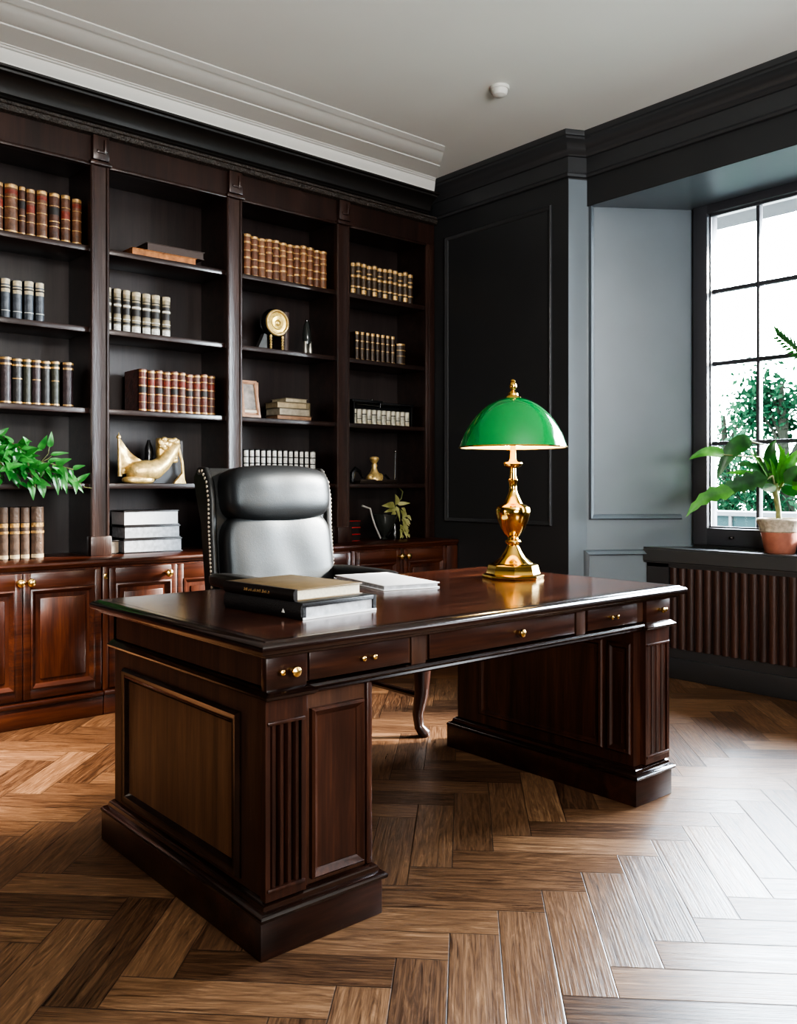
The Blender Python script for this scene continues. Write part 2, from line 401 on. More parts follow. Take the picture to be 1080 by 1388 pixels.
# skin of the splayed reveal, paint lightened to stand in for window light
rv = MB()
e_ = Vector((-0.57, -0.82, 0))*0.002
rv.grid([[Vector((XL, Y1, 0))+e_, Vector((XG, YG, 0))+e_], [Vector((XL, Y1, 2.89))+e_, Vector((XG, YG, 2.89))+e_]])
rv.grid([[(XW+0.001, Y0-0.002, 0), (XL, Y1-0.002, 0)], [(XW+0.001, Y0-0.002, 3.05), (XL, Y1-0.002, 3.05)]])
struct('wall_reveal', rv, WALLR, 'splayed charcoal window reveal with window light in its colour')
pier2 = [(XW, mir(Y0)), (XW, 0.15), (5.15, 0.15), (5.15, mir(YG)), (XG, mir(YG)), (XL, mir(Y1))]
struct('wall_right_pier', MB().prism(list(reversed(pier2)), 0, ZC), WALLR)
wf = MB().box(XW, 5.15, -2.25, 0.15, 0, ZC)
struct('wall_right_front', wf, WALLD)
struct('wall_lintel', MB().box(XL, 5.15, mir(Y1), Y1, 2.89, ZC), WALLD, 'dark lintel over the window bay')
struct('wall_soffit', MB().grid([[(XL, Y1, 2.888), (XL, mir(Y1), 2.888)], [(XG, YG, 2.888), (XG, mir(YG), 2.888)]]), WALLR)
struct('wall_under_window', MB().box(4.95, 5.15, mir(YG), YG, 0, 0.80), WALLD)

# dark cornice round the right wall
crown = [(0, 3.06), (0.020, 3.062), (0.026, 3.075), (0.020, 3.088), (0.008, 3.093), (0.008, 3.185), (0.02, 3.188), (0.026, 3.198), (0.04, 3.205),
         (0.052, 3.225), (0.075, 3.25), (0.098, 3.262), (0.098, 3.275), (0.108, 3.28), (0.112, 3.295), (0.112, ZC), (0, ZC)]
cp = [(XW, 4.62), (XW, Y0), (XL, Y1+0.0), (XL, mir(Y1)), (XW, mir(Y0)), (XW, 0.15)]
# path runs towards -Y, so N x d points to -X for N = -Z ... use N = +Z with the reversed path
cpr = [(x, y, 0) for x, y in cp]
struct('trim_1', MB().sweep(cpr, (0, 0, 1), [(-u, v) for u, v in crown]), WALLT, 'dark stepped cornice along the window wall')

# plaster cornice over the bookcase (profile in y, z), with a mitred right end
pl = [(4.62, 3.20), (4.435, 3.20), (4.432, 3.207), (4.415, 3.222), (4.395, 3.243), (4.39, 3.250), (4.378, 3.252), (4.37, 3.258), (4.36, 3.257), (4.355, 3.261),
      (4.205, 3.272), (4.20, 3.277), (4.188, 3.277), (4.165, 3.279), (4.12, 3.285), (4.085, 3.294), (4.068, 3.299), (4.055, 3.298), (4.045, 3.300), (4.02, 3.303), (4.005, 3.306), (4.0, ZC), (4.62, ZC)]
mb = MB(); rings = []
for xx in (-2.05, None):
    rings.append([mb.bm.verts.new((xx if xx is not None else 4.14 - (4.435-y)*0.72, y, z)) for y, z in pl])
for j in range(len(pl)):
    q = (j+1) % len(pl); mb.bm.faces.new((rings[0][j], rings[0][q], rings[1][q], rings[1][j]))
mb.bm.faces.new(rings[0]); mb.bm.faces.new(list(reversed(rings[1])))
struct('trim_2', mb, PLAST, 'white plaster cornice above the bookcase', angle=25)

# panel mouldings
def frame_prof(w=0.028, h=0.016):
    return [(0, 0), (0, h*0.55), (w*0.2, h), (w*0.45, h*0.75), (w*0.75, h*0.55), (w, h*0.1), (w, 0)]
# pier panel (plane x = XW, facing -X): N = -X
struct('trim_3', MB().sweep(rect_path(4.488, 3.528, 0.911, 2.92, 'yz', XW), (-1, 0, 0), frame_prof(), closed=True), WALLT, 'panel moulding on the pier')
# splayed reveal panels
A, B = Vector((XL, Y1, 0)), Vector((XG, YG, 0)); D = (B-A).normalized(); NR = Vector((-D.y, D.x, 0)); NR = NR if NR.y < 0 else -NR
def rvp(t, z): return A + D*t + Vector((0, 0, z)) + NR*0.002
def panel_on_reveal(pts):
    p = [rvp(t, z) for t, z in pts]
    return MB().sweep(p, NR, frame_prof(0.032, 0.034))
struct('trim_4', panel_on_reveal([(0.012, 2.885), (0.012, 0.955), (0.60, 0.955)]), WALLR, 'tall panel moulding on the window reveal')
struct('trim_5', panel_on_reveal([(0.42, 0.735), (0.012, 0.735), (0.012, 0.02)][::-1]), WALLR, 'low panel moulding on the window reveal')
struct('baseboard_right', MB().box(XW-0.018, XW, Y0, 4.38, 0, 0.14, 0.004), WALLT)

# ------------------------------------------------------------------ window
win = bpy.data.objects.new('window_1', None); COL.objects.link(win); tag(win, 'tall grid window with charcoal frame', kind='structure')
ya, yb = mir(YG)+0.0, YG
fm = MB()
fm.box(4.935, 5.06, yb-0.095, yb, 0.80, 2.888, 0.006).box(4.935, 5.06, ya, ya+0.095, 0.80, 2.888, 0.006)
fm.box(4.935, 5.06, ya+0.09, yb-0.09, 0.80, 0.905, 0.006).box(4.935, 5.06, ya+0.09, yb-0.09, 2.832, 2.888, 0.006)
fo = child('window_frame', fm, FRAMEM, win)
yl, yr = yb-0.09, ya+0.09
npan = 6; pw = (yl-yr)/npan
mu = MB()
for i in range(1, npan):
    w = 0.03 if i == 3 else 0.010
    mu.box(5.0, 5.045, yl-i*pw-w, yl-i*pw+w, 0.90, 2.835, 0.003)
for z in (1.424, 1.917, 2.364):
    mu.box(5.002, 5.043, yr, yl, z-0.012, z+0.012, 0.003)
mu.box(4.97, 4.985, yr, yl, 0.9, 0.915).box(4.97, 4.985, yl-0.012, yl, 0.9, 2.84).box(4.97, 4.985, yr, yl, 2.82, 2.84)
child('window_muntins', mu, FRAMEM, win)
child('window_glass', MB().box(5.021, 5.025, yr-0.02, yl+0.02, 0.89, 2.84), GWIN, win)
child('window_latch', MB().box(4.915, 4.937, 2.66, 2.685, 0.845, 0.86, 0.003).lathe([(0.006, 0), (0.006, 0.02), (0.002, 0.024)], (4.935, 2.672, 0.852), 'x', 10), STEELM, win)
# sill slab, clipped to the splayed reveals
def on_splay(x): return Y1 + (x-XL)*(YG-Y1)/(XG-XL)
xs = 4.695
sill = [(xs, on_splay(xs)-0.004), (4.94, on_splay(4.94)-0.004), (4.94, mir(on_splay(4.94))+0.004), (xs, mir(on_splay(xs))+0.004)]
mb = MB().prism(sill, 0.69, 0.785)
bmesh.ops.bevel(mb.bm, geom=[e for e in mb.bm.edges if all(abs(v.co.x-xs) < 1e-4 for v in e.verts)], offset=0.012, segments=3, affect='EDGES')
struct('trim_6', mb, simple('sill_paint', (0.06, 0.062, 0.064), 0.3), 'deep charcoal window sill')

# radiator cover under the sill
xc = 4.725
t = thing('radiator_cover', 'low charcoal radiator cover with brown vertical wooden slats under the window sill', 'radiator cover', (xc, YM, 0))
y0c, y1c = mir(on_splay(xc))+0.01, on_splay(xc)-0.01
fr = MB()
fr.box(xc, 4.95, y0c+0.2, y1c-0.14, 0.0, 0.69)
fr.box(xc-0.012, xc+0.02, y1c-0.15, y1c, 0, 0.69).box(xc-0.012, xc+0.02, y0c, y0c+0.15, 0, 0.69)
fr.box(xc-0.012, xc+0.01, y0c, y1c, 0.668, 0.69).box(xc-0.012, xc+0.01, y0c, y1c, 0.125, 0.18)
child('cover_frame', fr, WALLT, t)
child('plinth', MB().box(xc-0.025, xc, y0c, y1c, 0, 0.125, 0.006), WALLT, t)
sl = MB(); y = y1c-0.155
while y > y0c+0.16:
    pr = [(xc+0.001, y), (xc-0.004, y-0.002), (xc-0.017, y-0.011), (xc-0.021, y-0.025), (xc-0.017, y-0.038), (xc-0.004, y-0.048), (xc+0.001, y-0.050)]
    sl.prism(pr, 0.182, 0.668); y -= 0.056
child('slats', sl, SLATW, t)

# ------------------------------------------------------------------ bookcase
YF, YB = 4.60, 4.94
PX = [-1.418, -0.603, 0.212, 1.027, 1.842, 2.660, 3.470]          # pilaster centres
HW = 0.0515
XE = 4.296
BAYS = [(a+HW, b-HW) for a, b in zip(PX, PX[1:])] + [(PX[-1]+HW, 4.211)]
SHZ = [2.445, 2.012, 1.580, 1.177]
WT = 0.79
bk = thing('bookcase', 'tall dark mahogany built-in bookcase with fluted pilasters covering the whole left wall', 'bookcase', (2.2, 4.75, WT))
child('back_panel', MB().box(PX[0]-HW, XE, 4.915, YB, WT, 3.04), BACKP, bk)
pprof = [(-HW, 0), (-HW, -0.010), (-HW+0.006, -0.016), (-HW+0.014, -0.016), (-HW+0.02, -0.008), (-0.012, -0.006), (0.012, -0.006), (HW-0.02, -0.008), (HW-0.014, -0.016), (HW-0.006, -0.016), (HW, -0.010), (HW, 0)]
for px in PX + [None]:
    if px is None:
        c = child('end_stile', MB().box(4.211, XE, YF, YF+0.02, WT, 2.885, 0.003).box(4.235, 4.27, YF-0.006, YF, WT+0.12, 2.85, 0.003), PILA, bk)
        child('side_panel', MB().box(4.213, 4.235, YF+0.02, 4.915, WT, 2.89), SHELF, c)
        continue
    m = MB().prism([(px+a, YF+b+0.0) for a, b in pprof] + [(px+HW, YF+0.03), (px-HW, YF+0.03)], WT+0.10, 2.885)
    c = child('pilaster', m, PILA, bk)
    child('partition', MB().box(px-HW+0.004, px+HW-0.004, YF+0.03, 4.915, WT, 2.89), SHELF, c)
    child('foot_block', MB().box(px-HW-0.006, px+HW+0.006, YF-0.03, YF+0.03, WT, WT+0.105, 0.005), PILA, c)
    m = MB().box(px-0.045, px+0.045, YF-0.03, YF+0.02, 2.90, 3.03, 0.005).box(px-HW-0.008, px+HW+0.008, YF-0.034, YF+0.02, 2.872, 2.895, 0.006)
    m.box(px-0.026, px+0.026, YF-0.038, YF-0.02, 2.935, 2.955, 0.006).box(px+0.012, px+0.03, YF-0.042, YF-0.02, 2.94, 3.01, 0.006)
    child('bracket', m, PILA, c)
for (a, b) in BAYS:
    for z in SHZ:
        child('shelf', MB().box(a-0.003, b+0.003, YF+0.012, 4.916, z-0.03, z, 0.003), SHELF, bk)
fz = MB().box(PX[0]-HW, XE, YF+0.004, YF+0.03, 2.88, 3.04)
for (a, b) in BAYS: fz.box(a, b, YF-0.012, YF+0.03, 2.868, 2.888, 0.005)
fz.box(PX[0]-HW, XE, YF+0.03, 4.916, 2.885, 2.9)
child('frieze', fz, wood('frieze_wood', (0.012, 0.006, 0.0045), (0.025, 0.011, 0.008), (0.042, 0.018, 0.013), 'z', 0.35, 0.1), bk)
bc = [(YF+0.03, 3.028), (4.585, 3.028), (4.575, 3.034), (4.575, 3.042)]
cr = [(YF+0.03, 3.075), (4.56, 3.075), (4.545, 3.083), (4.548, 3.092), (4.53, 3.098), (4.525, 3.112), (4.515, 3.135), (4.495, 3.158), (4.47, 3.172), (4.455, 3.176), (4.452, 3.186), (4.436, 3.190), (4.434, 3.205), (YF+0.03, 3.205)]
def xprism(prof, x0, x1): return MB().prism([(y, z) for y, z in prof], x0, x1, 'yz')
cn = child('cornice', xprism(cr, PX[0]-HW, 4.19), DKTRIM, bk, angle=30)
child('carved_bead', xprism([(YF+0.03, 3.03), (4.588, 3.03), (4.572, 3.036), (4.566, 3.046), (4.565, 3.06), (4.556, 3.064), (4.553, 3.076), (YF+0.03, 3.076)], PX[0]-HW, XE), CARVE, cn)

# worktop of the base cabinets
YC = 4.38
wprof = [(4.94, 0.752), (YC-0.008, 0.752), (YC-0.014, 0.758), (YC-0.016, 0.765), (YC-0.024, 0.768), (YC-0.028, 0.776), (YC-0.024, 0.786), (YC-0.016, 0.79), (4.94, 0.79)]
tag(xprism(wprof, PX[0]-HW, XE).build('worktop', CABX), 'long mahogany worktop ledge running along the base cabinets', 'worktop')

def door(parent, x0, x1, knob_x=None, z0=0.132, z1=0.742):
    """framed door with a raised panel on plane y = YC, facing -Y"""
    f = 0.034
    m = MB()
    m.box(x0, x0+f, YC-0.018, YC, z0, z1, 0.002).box(x1-f, x1, YC-0.018, YC, z0, z1, 0.002)
    m.box(x0+f, x1-f, YC-0.018, YC, z0, z0+f+0.012, 0.002).box(x0+f, x1-f, YC-0.018, YC, z1-f-0.045, z1, 0.002)
    d = child('door', m, CABX, parent)
    a, b, c, e = x0+f, x1-f, z0+f+0.012, z1-f-0.045
    mm = MB().sweep(rect_path(a, b, c, e, 'xz', YC), (0, -1, 0), [(0, 0), (0, 0.022), (0.008, 0.025), (0.018, 0.016), (0.028, 0.006), (0.028, 0)], closed=True)
    child('panel_moulding', mm, CABX, d)
    mp = MB().box(a+0.02, b-0.02, YC-0.008, YC, c+0.02, e-0.02).box(a+0.045, b-0.045, YC-0.014, YC-0.006, c+0.045, e-0.045, 0.005)
    child('door_panel', mp, CABZ, d)
    if knob_x: child('knob', knob((knob_x, YC-0.018, 0.70), 0.021), BRASSD, d)
    return d
def knob(p, r=0.012):
    return MB().lathe([(r*0.55, 0), (r*0.5, r*0.4), (r*0.4, r*0.9), (r*0.85, r*1.3), (r, r*1.75), (r*0.9, r*2.2), (r*0.45, r*2.45), (0.0001, r*2.5)], p, 'y', 14)
units = [(-1.47, -0.664, 'base cabinet at the far left end of the whole row'), (-0.66, 0.146, 'base cabinet next to the far left end of the row'), (0.15, 0.953, 'base cabinet just left of the one below the trailing plant'), (0.957, 1.762, 'base cabinet with two panelled doors below the trailing plant bay'),
         (1.766, 2.562, 'base cabinet with two panelled doors behind the left corner of the desk'),
         (2.566, 3.362, 'base cabinet mostly hidden behind the leather chair'), (3.366, XE, 'base cabinet at the right end of the wall, beside the dark pier')]
kn = {-2: (None, None), -1: (None, None), 0: (None, None), 1: (1.352, 1.40), 2: (2.112, None), 3: (2.92, None), 4: (3.752, 3.81)}
for i, (a, b, lab) in enumerate(units, -2):
    lab = 'red-brown mahogany ' + lab
    u = thing('base_cabinet', lab, 'cabinet', ((a+b)/2, YC, 0), 'base cabinets under the bookcase')
    cm = MB().box(a, b, YC, 4.94, 0.10, 0.752)
    child('carcass', cm, CABZ, u)
    child('plinth', MB().box(a, b, YC-0.028, 4.9, 0, 0.105, 0.003).box(a, b, YC-0.036, YC+0.02, 0.098, 0.122, 0.006), CABX, u)
    dv = 0.03
    child('stile', MB().box(a, a+dv, YC-0.014, YC+0.01, 0.122, 0.75, 0.003), CABZ, u)
    m1 = (a+dv+b-0.004)/2
    if i == 4:
        door(u, a+dv+0.003, 3.768, kn[i][0]); door(u, 3.80, 4.19, kn[i][1])
        child('stile', MB().box(3.77, 3.798, YC-0.016, YC+0.01, 0.122, 0.75, 0.003), CABZ, u)
        child('stile', MB().box(4.193, b-0.001, YC-0.016, YC+0.01, 0.122, 0.75, 0.003), CABZ, u)
    else:
        door(u, a+dv+0.003, m1-0.002, kn[i][0]); door(u, m1+0.002, b-0.004, kn[i][1])
    if i == 2: child('hinge', MB().box(a+0.004, a+0.022, YC-0.022, YC-0.012, 0.69, 0.716, 0.003), BRASSD, u)

# ------------------------------------------------------------------ desk
dk = thing('desk', 'large dark mahogany pedestal desk with brass knobs and fluted corner pilasters', 'desk', (2.05, 2.3, 0))
x0, x1, y0, y1 = 1.115, 2.985, 1.795, 2.87
e = 0.045
tp = MB().box(x0+e-0.002, x1-e+0.002, y0+e-0.002, y1-e+0.002, 0.762, 0.7895)
dt = child('desktop', tp, DTOP, dk)
prof = [(0, 0.7895), (0.022, 0.7895), (0.026, 0.786), (0.038, 0.783), (0.044, 0.776), (0.045, 0.768), (0.041, 0.760), (0.032, 0.756), (0.024, 0.755), (0.022, 0.748), (0.012, 0.744), (0, 0.744)]
child('edge_moulding', MB().sweep(rect_path(x1-e, x0+e, y0+e, y1-e, 'xy', 0), (0, 0, 1), prof, closed=True), DEDGE, dt)
AX0, AX1, AY0, AY1 = 1.17, 2.935, 1.862, 2.80
ap = MB().box(AX0, AX1, AY0, AY0+0.02, 0.650, 0.757).box(AX0, AX1, AY1-0.02, AY1, 0.65, 0.757).box(AX0, AX0+0.02, AY0, AY1, 0.65, 0.757).box(AX1-0.02, AX1, AY0, AY1, 0.65, 0.757)
ap.box(AX0, AX1, AY0, AY1, 0.655, 0.665)
for a, b in ((1.637, 1.704), (2.382, 2.442)): ap.box(a+0.006, b-0.006, AY0-0.008, AY0, 0.655, 0.752, 0.003)
apron = child('apron', ap, SIDEW, dk)
am = MB()
mp_ = [(0, 0.632), (0.006, 0.633), (0.012, 0.638), (0.010, 0.644), (0.016, 0.647), (0.020, 0.653), (0.016, 0.659), (0, 0.662)]
am.sweep([(2.775, AY0, 0), (1.285, AY0, 0)][::-1], (0, 0, 1), [(-u, v) for u, v in mp_])
child('apron_moulding', am, DEDGE, apron)
def drawer(a, b, knobs):
    d = child('drawer', MB().box(a+0.004, b-0.004, AY0-0.010, AY0+0.002, 0.667, 0.748, 0.003), MAHX, dk)
    for k, r in knobs: child('knob', knob((k, AY0-0.010, 0.704), r), BRASSD, d)
drawer(1.287, 1.635, [(1.46, 0.0075), (1.497, 0.0075)])
drawer(1.706, 2.380, [(2.085, 0.013)])
drawer(2.444, 2.745, [(2.57, 0.0075), (2.602, 0.0075)])

def pedestal(px0, px1, pil, inner, label):
    b0, b1 = px0, px1
    body = child('pedestal', MB().box(b0, b1, AY0+0.012, AY1-0.01, 0.08, 0.652), SIDEW if b0 < 2 else MAHZ, dk)
    body['label'] = label
    # plinth
    q = 0.03
    pb = MB().box(b0-q, b1+q*0.6, AY0-0.02, AY1+0.03, 0, 0.098, 0.003)
    child('plinth', pb, MAHX, body)
    pm = [(0, 0.096), (0.034, 0.096), (0.036, 0.104), (0.028, 0.112), (0.018, 0.116), (0.016, 0.126), (0.006, 0.134), (0, 0.136)]
    ring = rect_path(b1-0.002, b0+0.002, AY0+0.008, AY1-0.008, 'xy', 0)
    child('plinth_moulding', MB().sweep(ring, (0, 0, 1), pm, closed=True), DEDGE, body)
    # waist moulding and corner block with drawer-like knobs
    wm = [(0, 0.634), (0.014, 0.636), (0.022, 0.642), (0.024, 0.648), (0.014, 0.655), (0.006, 0.660), (0, 0.662)]
    f0, f1 = pil
    child('corner_block', MB().box(f0, f1, AY0-0.016, AY0+0.01, 0.655, 0.752, 0.003), MAHX, body)
    w = MB()
    if b0 < 2:   # left pedestal: along the outer side and across the pilaster
        w.sweep([(b0, AY1, 0), (b0, AY0-0.012, 0), (f1, AY0-0.012, 0), (f1, AY0+0.01, 0)], (0, 0, 1), [(-u, v) for u, v in wm])
    else:
        w.sweep([(f0, AY0+0.01, 0), (f0, AY0-0.012, 0), (b1, AY0-0.012, 0), (b1, AY1, 0)], (0, 0, 1), [(-u, v) for u, v in wm])
    child('waist_moulding', w, DEDGE, body)
    # fluted pilaster
    p = MB().box(f0, f1, AY0-0.012, AY0+0.012, 0.575, 0.636).box(f0, f1, AY0-0.012, AY0+0.012, 0.137, 0.165)
    p.box(f0, f0+0.014, AY0-0.012, AY0+0.012, 0.165, 0.575).box(f1-0.014, f1, AY0-0.012, AY0+0.012, 0.165, 0.575)
    p.box(f0+0.013, f1-0.013, AY0+0.004, AY0+0.013, 0.16, 0.58)
    wv = (f1-f0-0.028)/4
    for k in range(4):
        cx = f0+0.014+wv*(k+0.5); h = wv*0.36
        p.prism([(cx-h, AY0+0.006), (cx-h, AY0-0.004), (cx-h*0.5, AY0-0.010), (cx+h*0.5, AY0-0.010), (cx+h, AY0-0.004), (cx+h, AY0+0.006)][::-1], 0.165, 0.575)
    p.box(f0+0.005, f1-0.004, AY0-0.017, AY0, 0.572, 0.582, 0.003).box(f0+0.005, f1-0.004, AY0-0.017, AY0, 0.158, 0.168, 0.003)
    child('pilaster', p, MAHZ, body)
    return body
lp = pedestal(1.17, 1.507, (1.158, 1.279), +1, 'wide left pedestal with a panelled cupboard front')
rp = pedestal(2.748, 2.932, (2.79, 2.945), -1, 'narrow right pedestal with a fluted front')
for k, r in ((1.197, 0.008), (1.229, 0.014)): child('knob', knob((k, AY0-0.016, 0.704), r), BRASSD, lp)
for k, r in ((2.868, 0.011), (2.89, 0.009)): child('knob', knob((k, AY0-0.016, 0.704), r), BRASSD, rp)
# cupboard panel on the left pedestal's front
YP = AY0+0.012
pf = MB().sweep(rect_path(1.305, 1.478, 0.150, 0.590, 'xz', YP), (0, -1, 0), [(0, 0), (0, 0.014), (0.006, 0.020), (0.014, 0.012), (0.022, 0.006), (0.022, 0)], closed=True)
pf.box(1.325, 1.458, YP-0.004, YP, 0.170, 0.570)
pc = child('front_panel', pf, MAHZ, lp)
child('beaded_edge', MB().box(1.488, 1.5075, YP-0.012, YP+0.004, 0.136, 0.632, 0.005).box(1.283, 1.296, YP-0.010, YP+0.004, 0.136, 0.632, 0.004), MAHZ, lp)
# side panels (planes of constant x)
def side_panel(x, sgn, ya_, yb_, za, zb, par, mat, name='side_panel'):
    path = rect_path(ya_, yb_, za, zb, 'yz', x)
    N = Vector((sgn, 0, 0))
    if N.cross(Vector(path[1])-Vector(path[0])).z < 0: path = path[::-1]
    pr = [(0, 0), (0, 0.006), (0.008, 0.016), (0.018, 0.012), (0.026, 0.014), (0.034, 0.005), (0.040, 0)]
    if mat is not PANEL: pr = [(u*0.6, v*0.5) for u, v in pr]
    fr_ = child('panel_moulding', MB().sweep(path, N, pr, closed=True), DEDGE if mat is PANEL else MAHZ, par)
    xa, xb = sorted((x, x+sgn*0.003))
    child(name, MB().box(xa, xb, min(ya_, yb_)+0.038, max(ya_, yb_)-0.038, za+0.038, zb-0.038), mat, par)
side_panel(1.17, -1, 1.985, 2.712, 0.150, 0.582, lp, PANEL)
side_panel(2.932, 1, 1.985, 2.712, 0.150, 0.582, rp, PANEL)
side_panel(2.748, -1, 2.01, 2.655, 0.175, 0.585, rp, MAHZ)
side_panel(2.748, -1, 1.885, 1.99, 0.175, 0.585, rp, MAHZ)
side_panel(1.507, 1, 2.01, 2.655, 0.175, 0.585, lp, MAHZ)

# ------------------------------------------------------------------ chair
CX, CY = 2.43, 3.75
ch = thing('office_chair', 'high-backed black leather desk chair with nail-head trim behind the desk', 'chair', (CX, 3.5, 0))
tilt = Matrix.Rotation(math.radians(-7), 3, 'X')
piv = Vector((CX, CY, 0.75))
def backp(p):
    q = Vector(p) - piv; return piv + (tilt @ q)
def tl(mb_):
    for v in mb_.bm.verts: v.co = backp(v.co)
    return mb_
# shell with scrolled top
sh = MB(); rows = []
shell_prof = [(CY+0.05, 0.42), (CY+0.04, 0.7), (CY+0.035, 0.95), (CY+0.02, 1.10), (CY+0.03, 1.2), (CY+0.075, 1.265), (CY+0.13, 1.27), (CY+0.175, 1.23), (CY+0.165, 1.15), (CY+0.13, 1.0), (CY+0.125, 0.7), (CY+0.125, 0.42)]
sh.prism([(y, z) for y, z in shell_prof], CX-0.355, CX+0.355, 'yz')
child('back_shell', tl(sh), LEATHER2, ch)
def crease(w):
    # soft creases in the panel
    n = mnoise.noise(Vector((w.x*6, w.z*5, 3)))*0.006
    return Vector((w.x, w.y + n*(1 if w.y < 0 else 0), w.z))
lowc = MB().pillow((CX, CY+0.02, 0.75), (0.318, 0.085, 0.285), 5.0, 20, f=crease)
child('back_cushion', tl(lowc), LEATHER, ch)
hd = MB().pillow((CX, CY+0.005, 1.125), (0.345, 0.125, 0.145), 3.0, 20, f=lambda w: Vector((w.x*(1-0.10*min(1, max(0, abs(w.x)/0.345-0.7)/0.3)), w.y, w.z)) + Vector((0, mnoise.noise(Vector((w.x*7, w.z*9, 1)))*0.004, 0)))
child('headrest', tl(hd), LEATHER, ch)
for sgn in (-1, 1):
    nt_ = MB()
    path = [(CY+0.062, 0.5), (CY+0.052, 0.7), (CY+0.047, 0.95), (CY+0.033, 1.10), (CY+0.043, 1.19), (CY+0.08, 1.25), (CY+0.13, 1.255)]
    for (a, b) in zip(path, path[1:]):
        n = max(2, int(math.hypot(b[0]-a[0], b[1]-a[1])/0.019))
        for k in range(n):
            f_ = k/n
            nt_.ball((CX+sgn*0.364, a[0]+(b[0]-a[0])*f_-0.012, a[1]+(b[1]-a[1])*f_), 0.0085, 8, 5, (0.7, 1, 1))
    child('nail_trim', tl(nt_), STUD, ch)
    # side border roll
    br = MB().tube([(CX+sgn*0.345, y-0.01, z) for y, z in path], 0.022, 10)
    child('border_roll', tl(br), LEATHER2, ch)
    # arm
    arm = MB().pillow((CX+sgn*0.345, 3.52, 0.715), (0.05, 0.28, 0.035), 4, 10)
    a_ = child('armrest', arm, LEATHER2, ch)
    child('arm_support', MB().tube([(CX+sgn*0.345, 3.32, 0.70), (CX+sgn*0.345, 3.29, 0.6), (CX+sgn*0.34, 3.33, 0.5), (CX+sgn*0.34, 3.36, 0.36)], [0.024, 0.022, 0.024, 0.028], 10), MAHZ, a_)
child('seat', MB().pillow((CX, 3.40, 0.46), (0.345, 0.40, 0.085), 5, 14), LEATHER, ch)
apr = MB().box(CX-0.33, CX+0.33, 3.02, 3.05, 0.315, 0.40, 0.01).box(CX-0.33, CX-0.30, 3.02, 3.78, 0.315, 0.40, 0.01).box(CX+0.30, CX+0.33, 3.02, 3.78, 0.315, 0.40, 0.01).box(CX-0.33, CX+0.33, 3.75, 3.78, 0.315, 0.40, 0.01)
child('seat_frame', apr, MAHX, ch)
for sx in (-1, 1):
    for yy, sy in ((3.035, -1), (3.76, 1)):
        pts = [(CX+sx*0.305, yy, 0.40), (CX+sx*0.315, yy+sy*0.012, 0.31), (CX+sx*0.312, yy+sy*0.01, 0.2), (CX+sx*0.298, yy, 0.10), (CX+sx*0.298, yy+sy*0.01, 0.045), (CX+sx*0.315, yy+sy*0.03, 0.012), (CX+sx*0.32, yy+sy*0.035, 0.0)]
        l = child('leg', MB().tube(pts, [0.046, 0.042, 0.034, 0.026, 0.024, 0.030, 0.022], 10), MAHZ, ch)
child('stretcher', MB().tube([(CX-0.31, 3.4, 0.17), (CX+0.31, 3.4, 0.17)], 0.016, 8).tube([(CX-0.31, 3.035, 0.185), (CX-0.31, 3.76, 0.185)], 0.016, 8).tube([(CX+0.31, 3.035, 0.185), (CX+0.31, 3.76, 0.185)], 0.016, 8).box(CX-0.31, CX+0.31, 3.70, 3.73, 0.16, 0.20, 0.005), MAHX, ch)

# ------------------------------------------------------------------ lamp
LX, LY, LZ = 2.687, 2.408, 0.79
lm = thing('desk_lamp', 'polished brass table lamp with a glossy green dome shade, lit, on the desk', 'lamp', (LX, LY, LZ))
k = 0.838e-3
def lp_(rows): return [(hw*k, (1095-y)*k) for y, hw in rows]
b8 = MB().lathe(lp_([(1095, 146), (1086, 150), (1078, 148), (1072, 132), (1066, 128), (1040, 122), (1032, 120), (1026, 112), (1022, 100)]), (LX, LY, LZ), seg=8)
child('base', b8, BRASS, lm, angle=20)
st = MB().lathe(lp_([(1030, 98), (1022, 96), (1012, 84), (995, 62), (975, 48), (950, 34), (938, 27), (932, 28), (926, 37), (918, 39), (911, 36), (906, 26), (900, 25), (880, 42), (850, 60), (815, 75), (785, 84), (765, 85), (750, 80), (740, 66), (733, 48), (725, 43), (705, 33), (680, 22), (655, 18), (635, 19), (625, 24), (617, 24), (612, 18), (585, 16), (562, 15), (558, 30), (550, 43), (540, 47), (532, 45), (528, 22), (515, 16), (480, 14), (400, 12), (214, 10)]), (LX, LY, LZ), seg=32)
child('stem', st, BRASS, lm, angle=30)
outer = [(460, 262), (452, 259), (440, 255), (420, 248), (395, 238), (365, 222), (335, 203), (305, 180), (278, 153), (254, 122), (236, 90), (224, 60), (218, 36), (216, 12)]
so = MB().lathe(lp_(outer), (LX, LY, LZ), seg=64, cap=False)
sh_ = child('lamp_shade', so, GREEN_O, lm, angle=60)
inner = [(460, 258)] + [(y+5, max(8, h-7)) for y, h in outer[1:]]
child('shade_lining', MB().lathe(lp_(inner), (LX, LY, LZ), seg=64, cap=False), SHADEIN, sh_, angle=60)
child('shade_rim', MB().lathe(lp_([(463, 263), (460, 266), (456, 263), (458, 257), (463, 258), (463, 263)]), (LX, LY, LZ), seg=64, cap=False), BRASS, sh_)
child('finial', MB().lathe(lp_([(219, 42), (212, 38), (207, 26), (196, 24), (188, 14), (180, 9), (174, 15), (162, 19), (150, 16), (142, 10), (136, 12), (130, 9), (126, 1)]), (LX, LY, LZ), seg=20), BRASS, lm)
child('bulb', MB().ball((LX, LY, LZ+0.60), 0.032, 16, 10), BULB, lm)
ld = bpy.data.lights.new('lamp_glow', 'POINT'); ld.energy = 7; ld.color = (1.0, 0.66, 0.28); ld.shadow_soft_size = 0.04
lo = bpy.data.objects.new('lamp_glow', ld); COL.objects.link(lo); lo.location = (0, 0, 0.545); lo.parent = lm

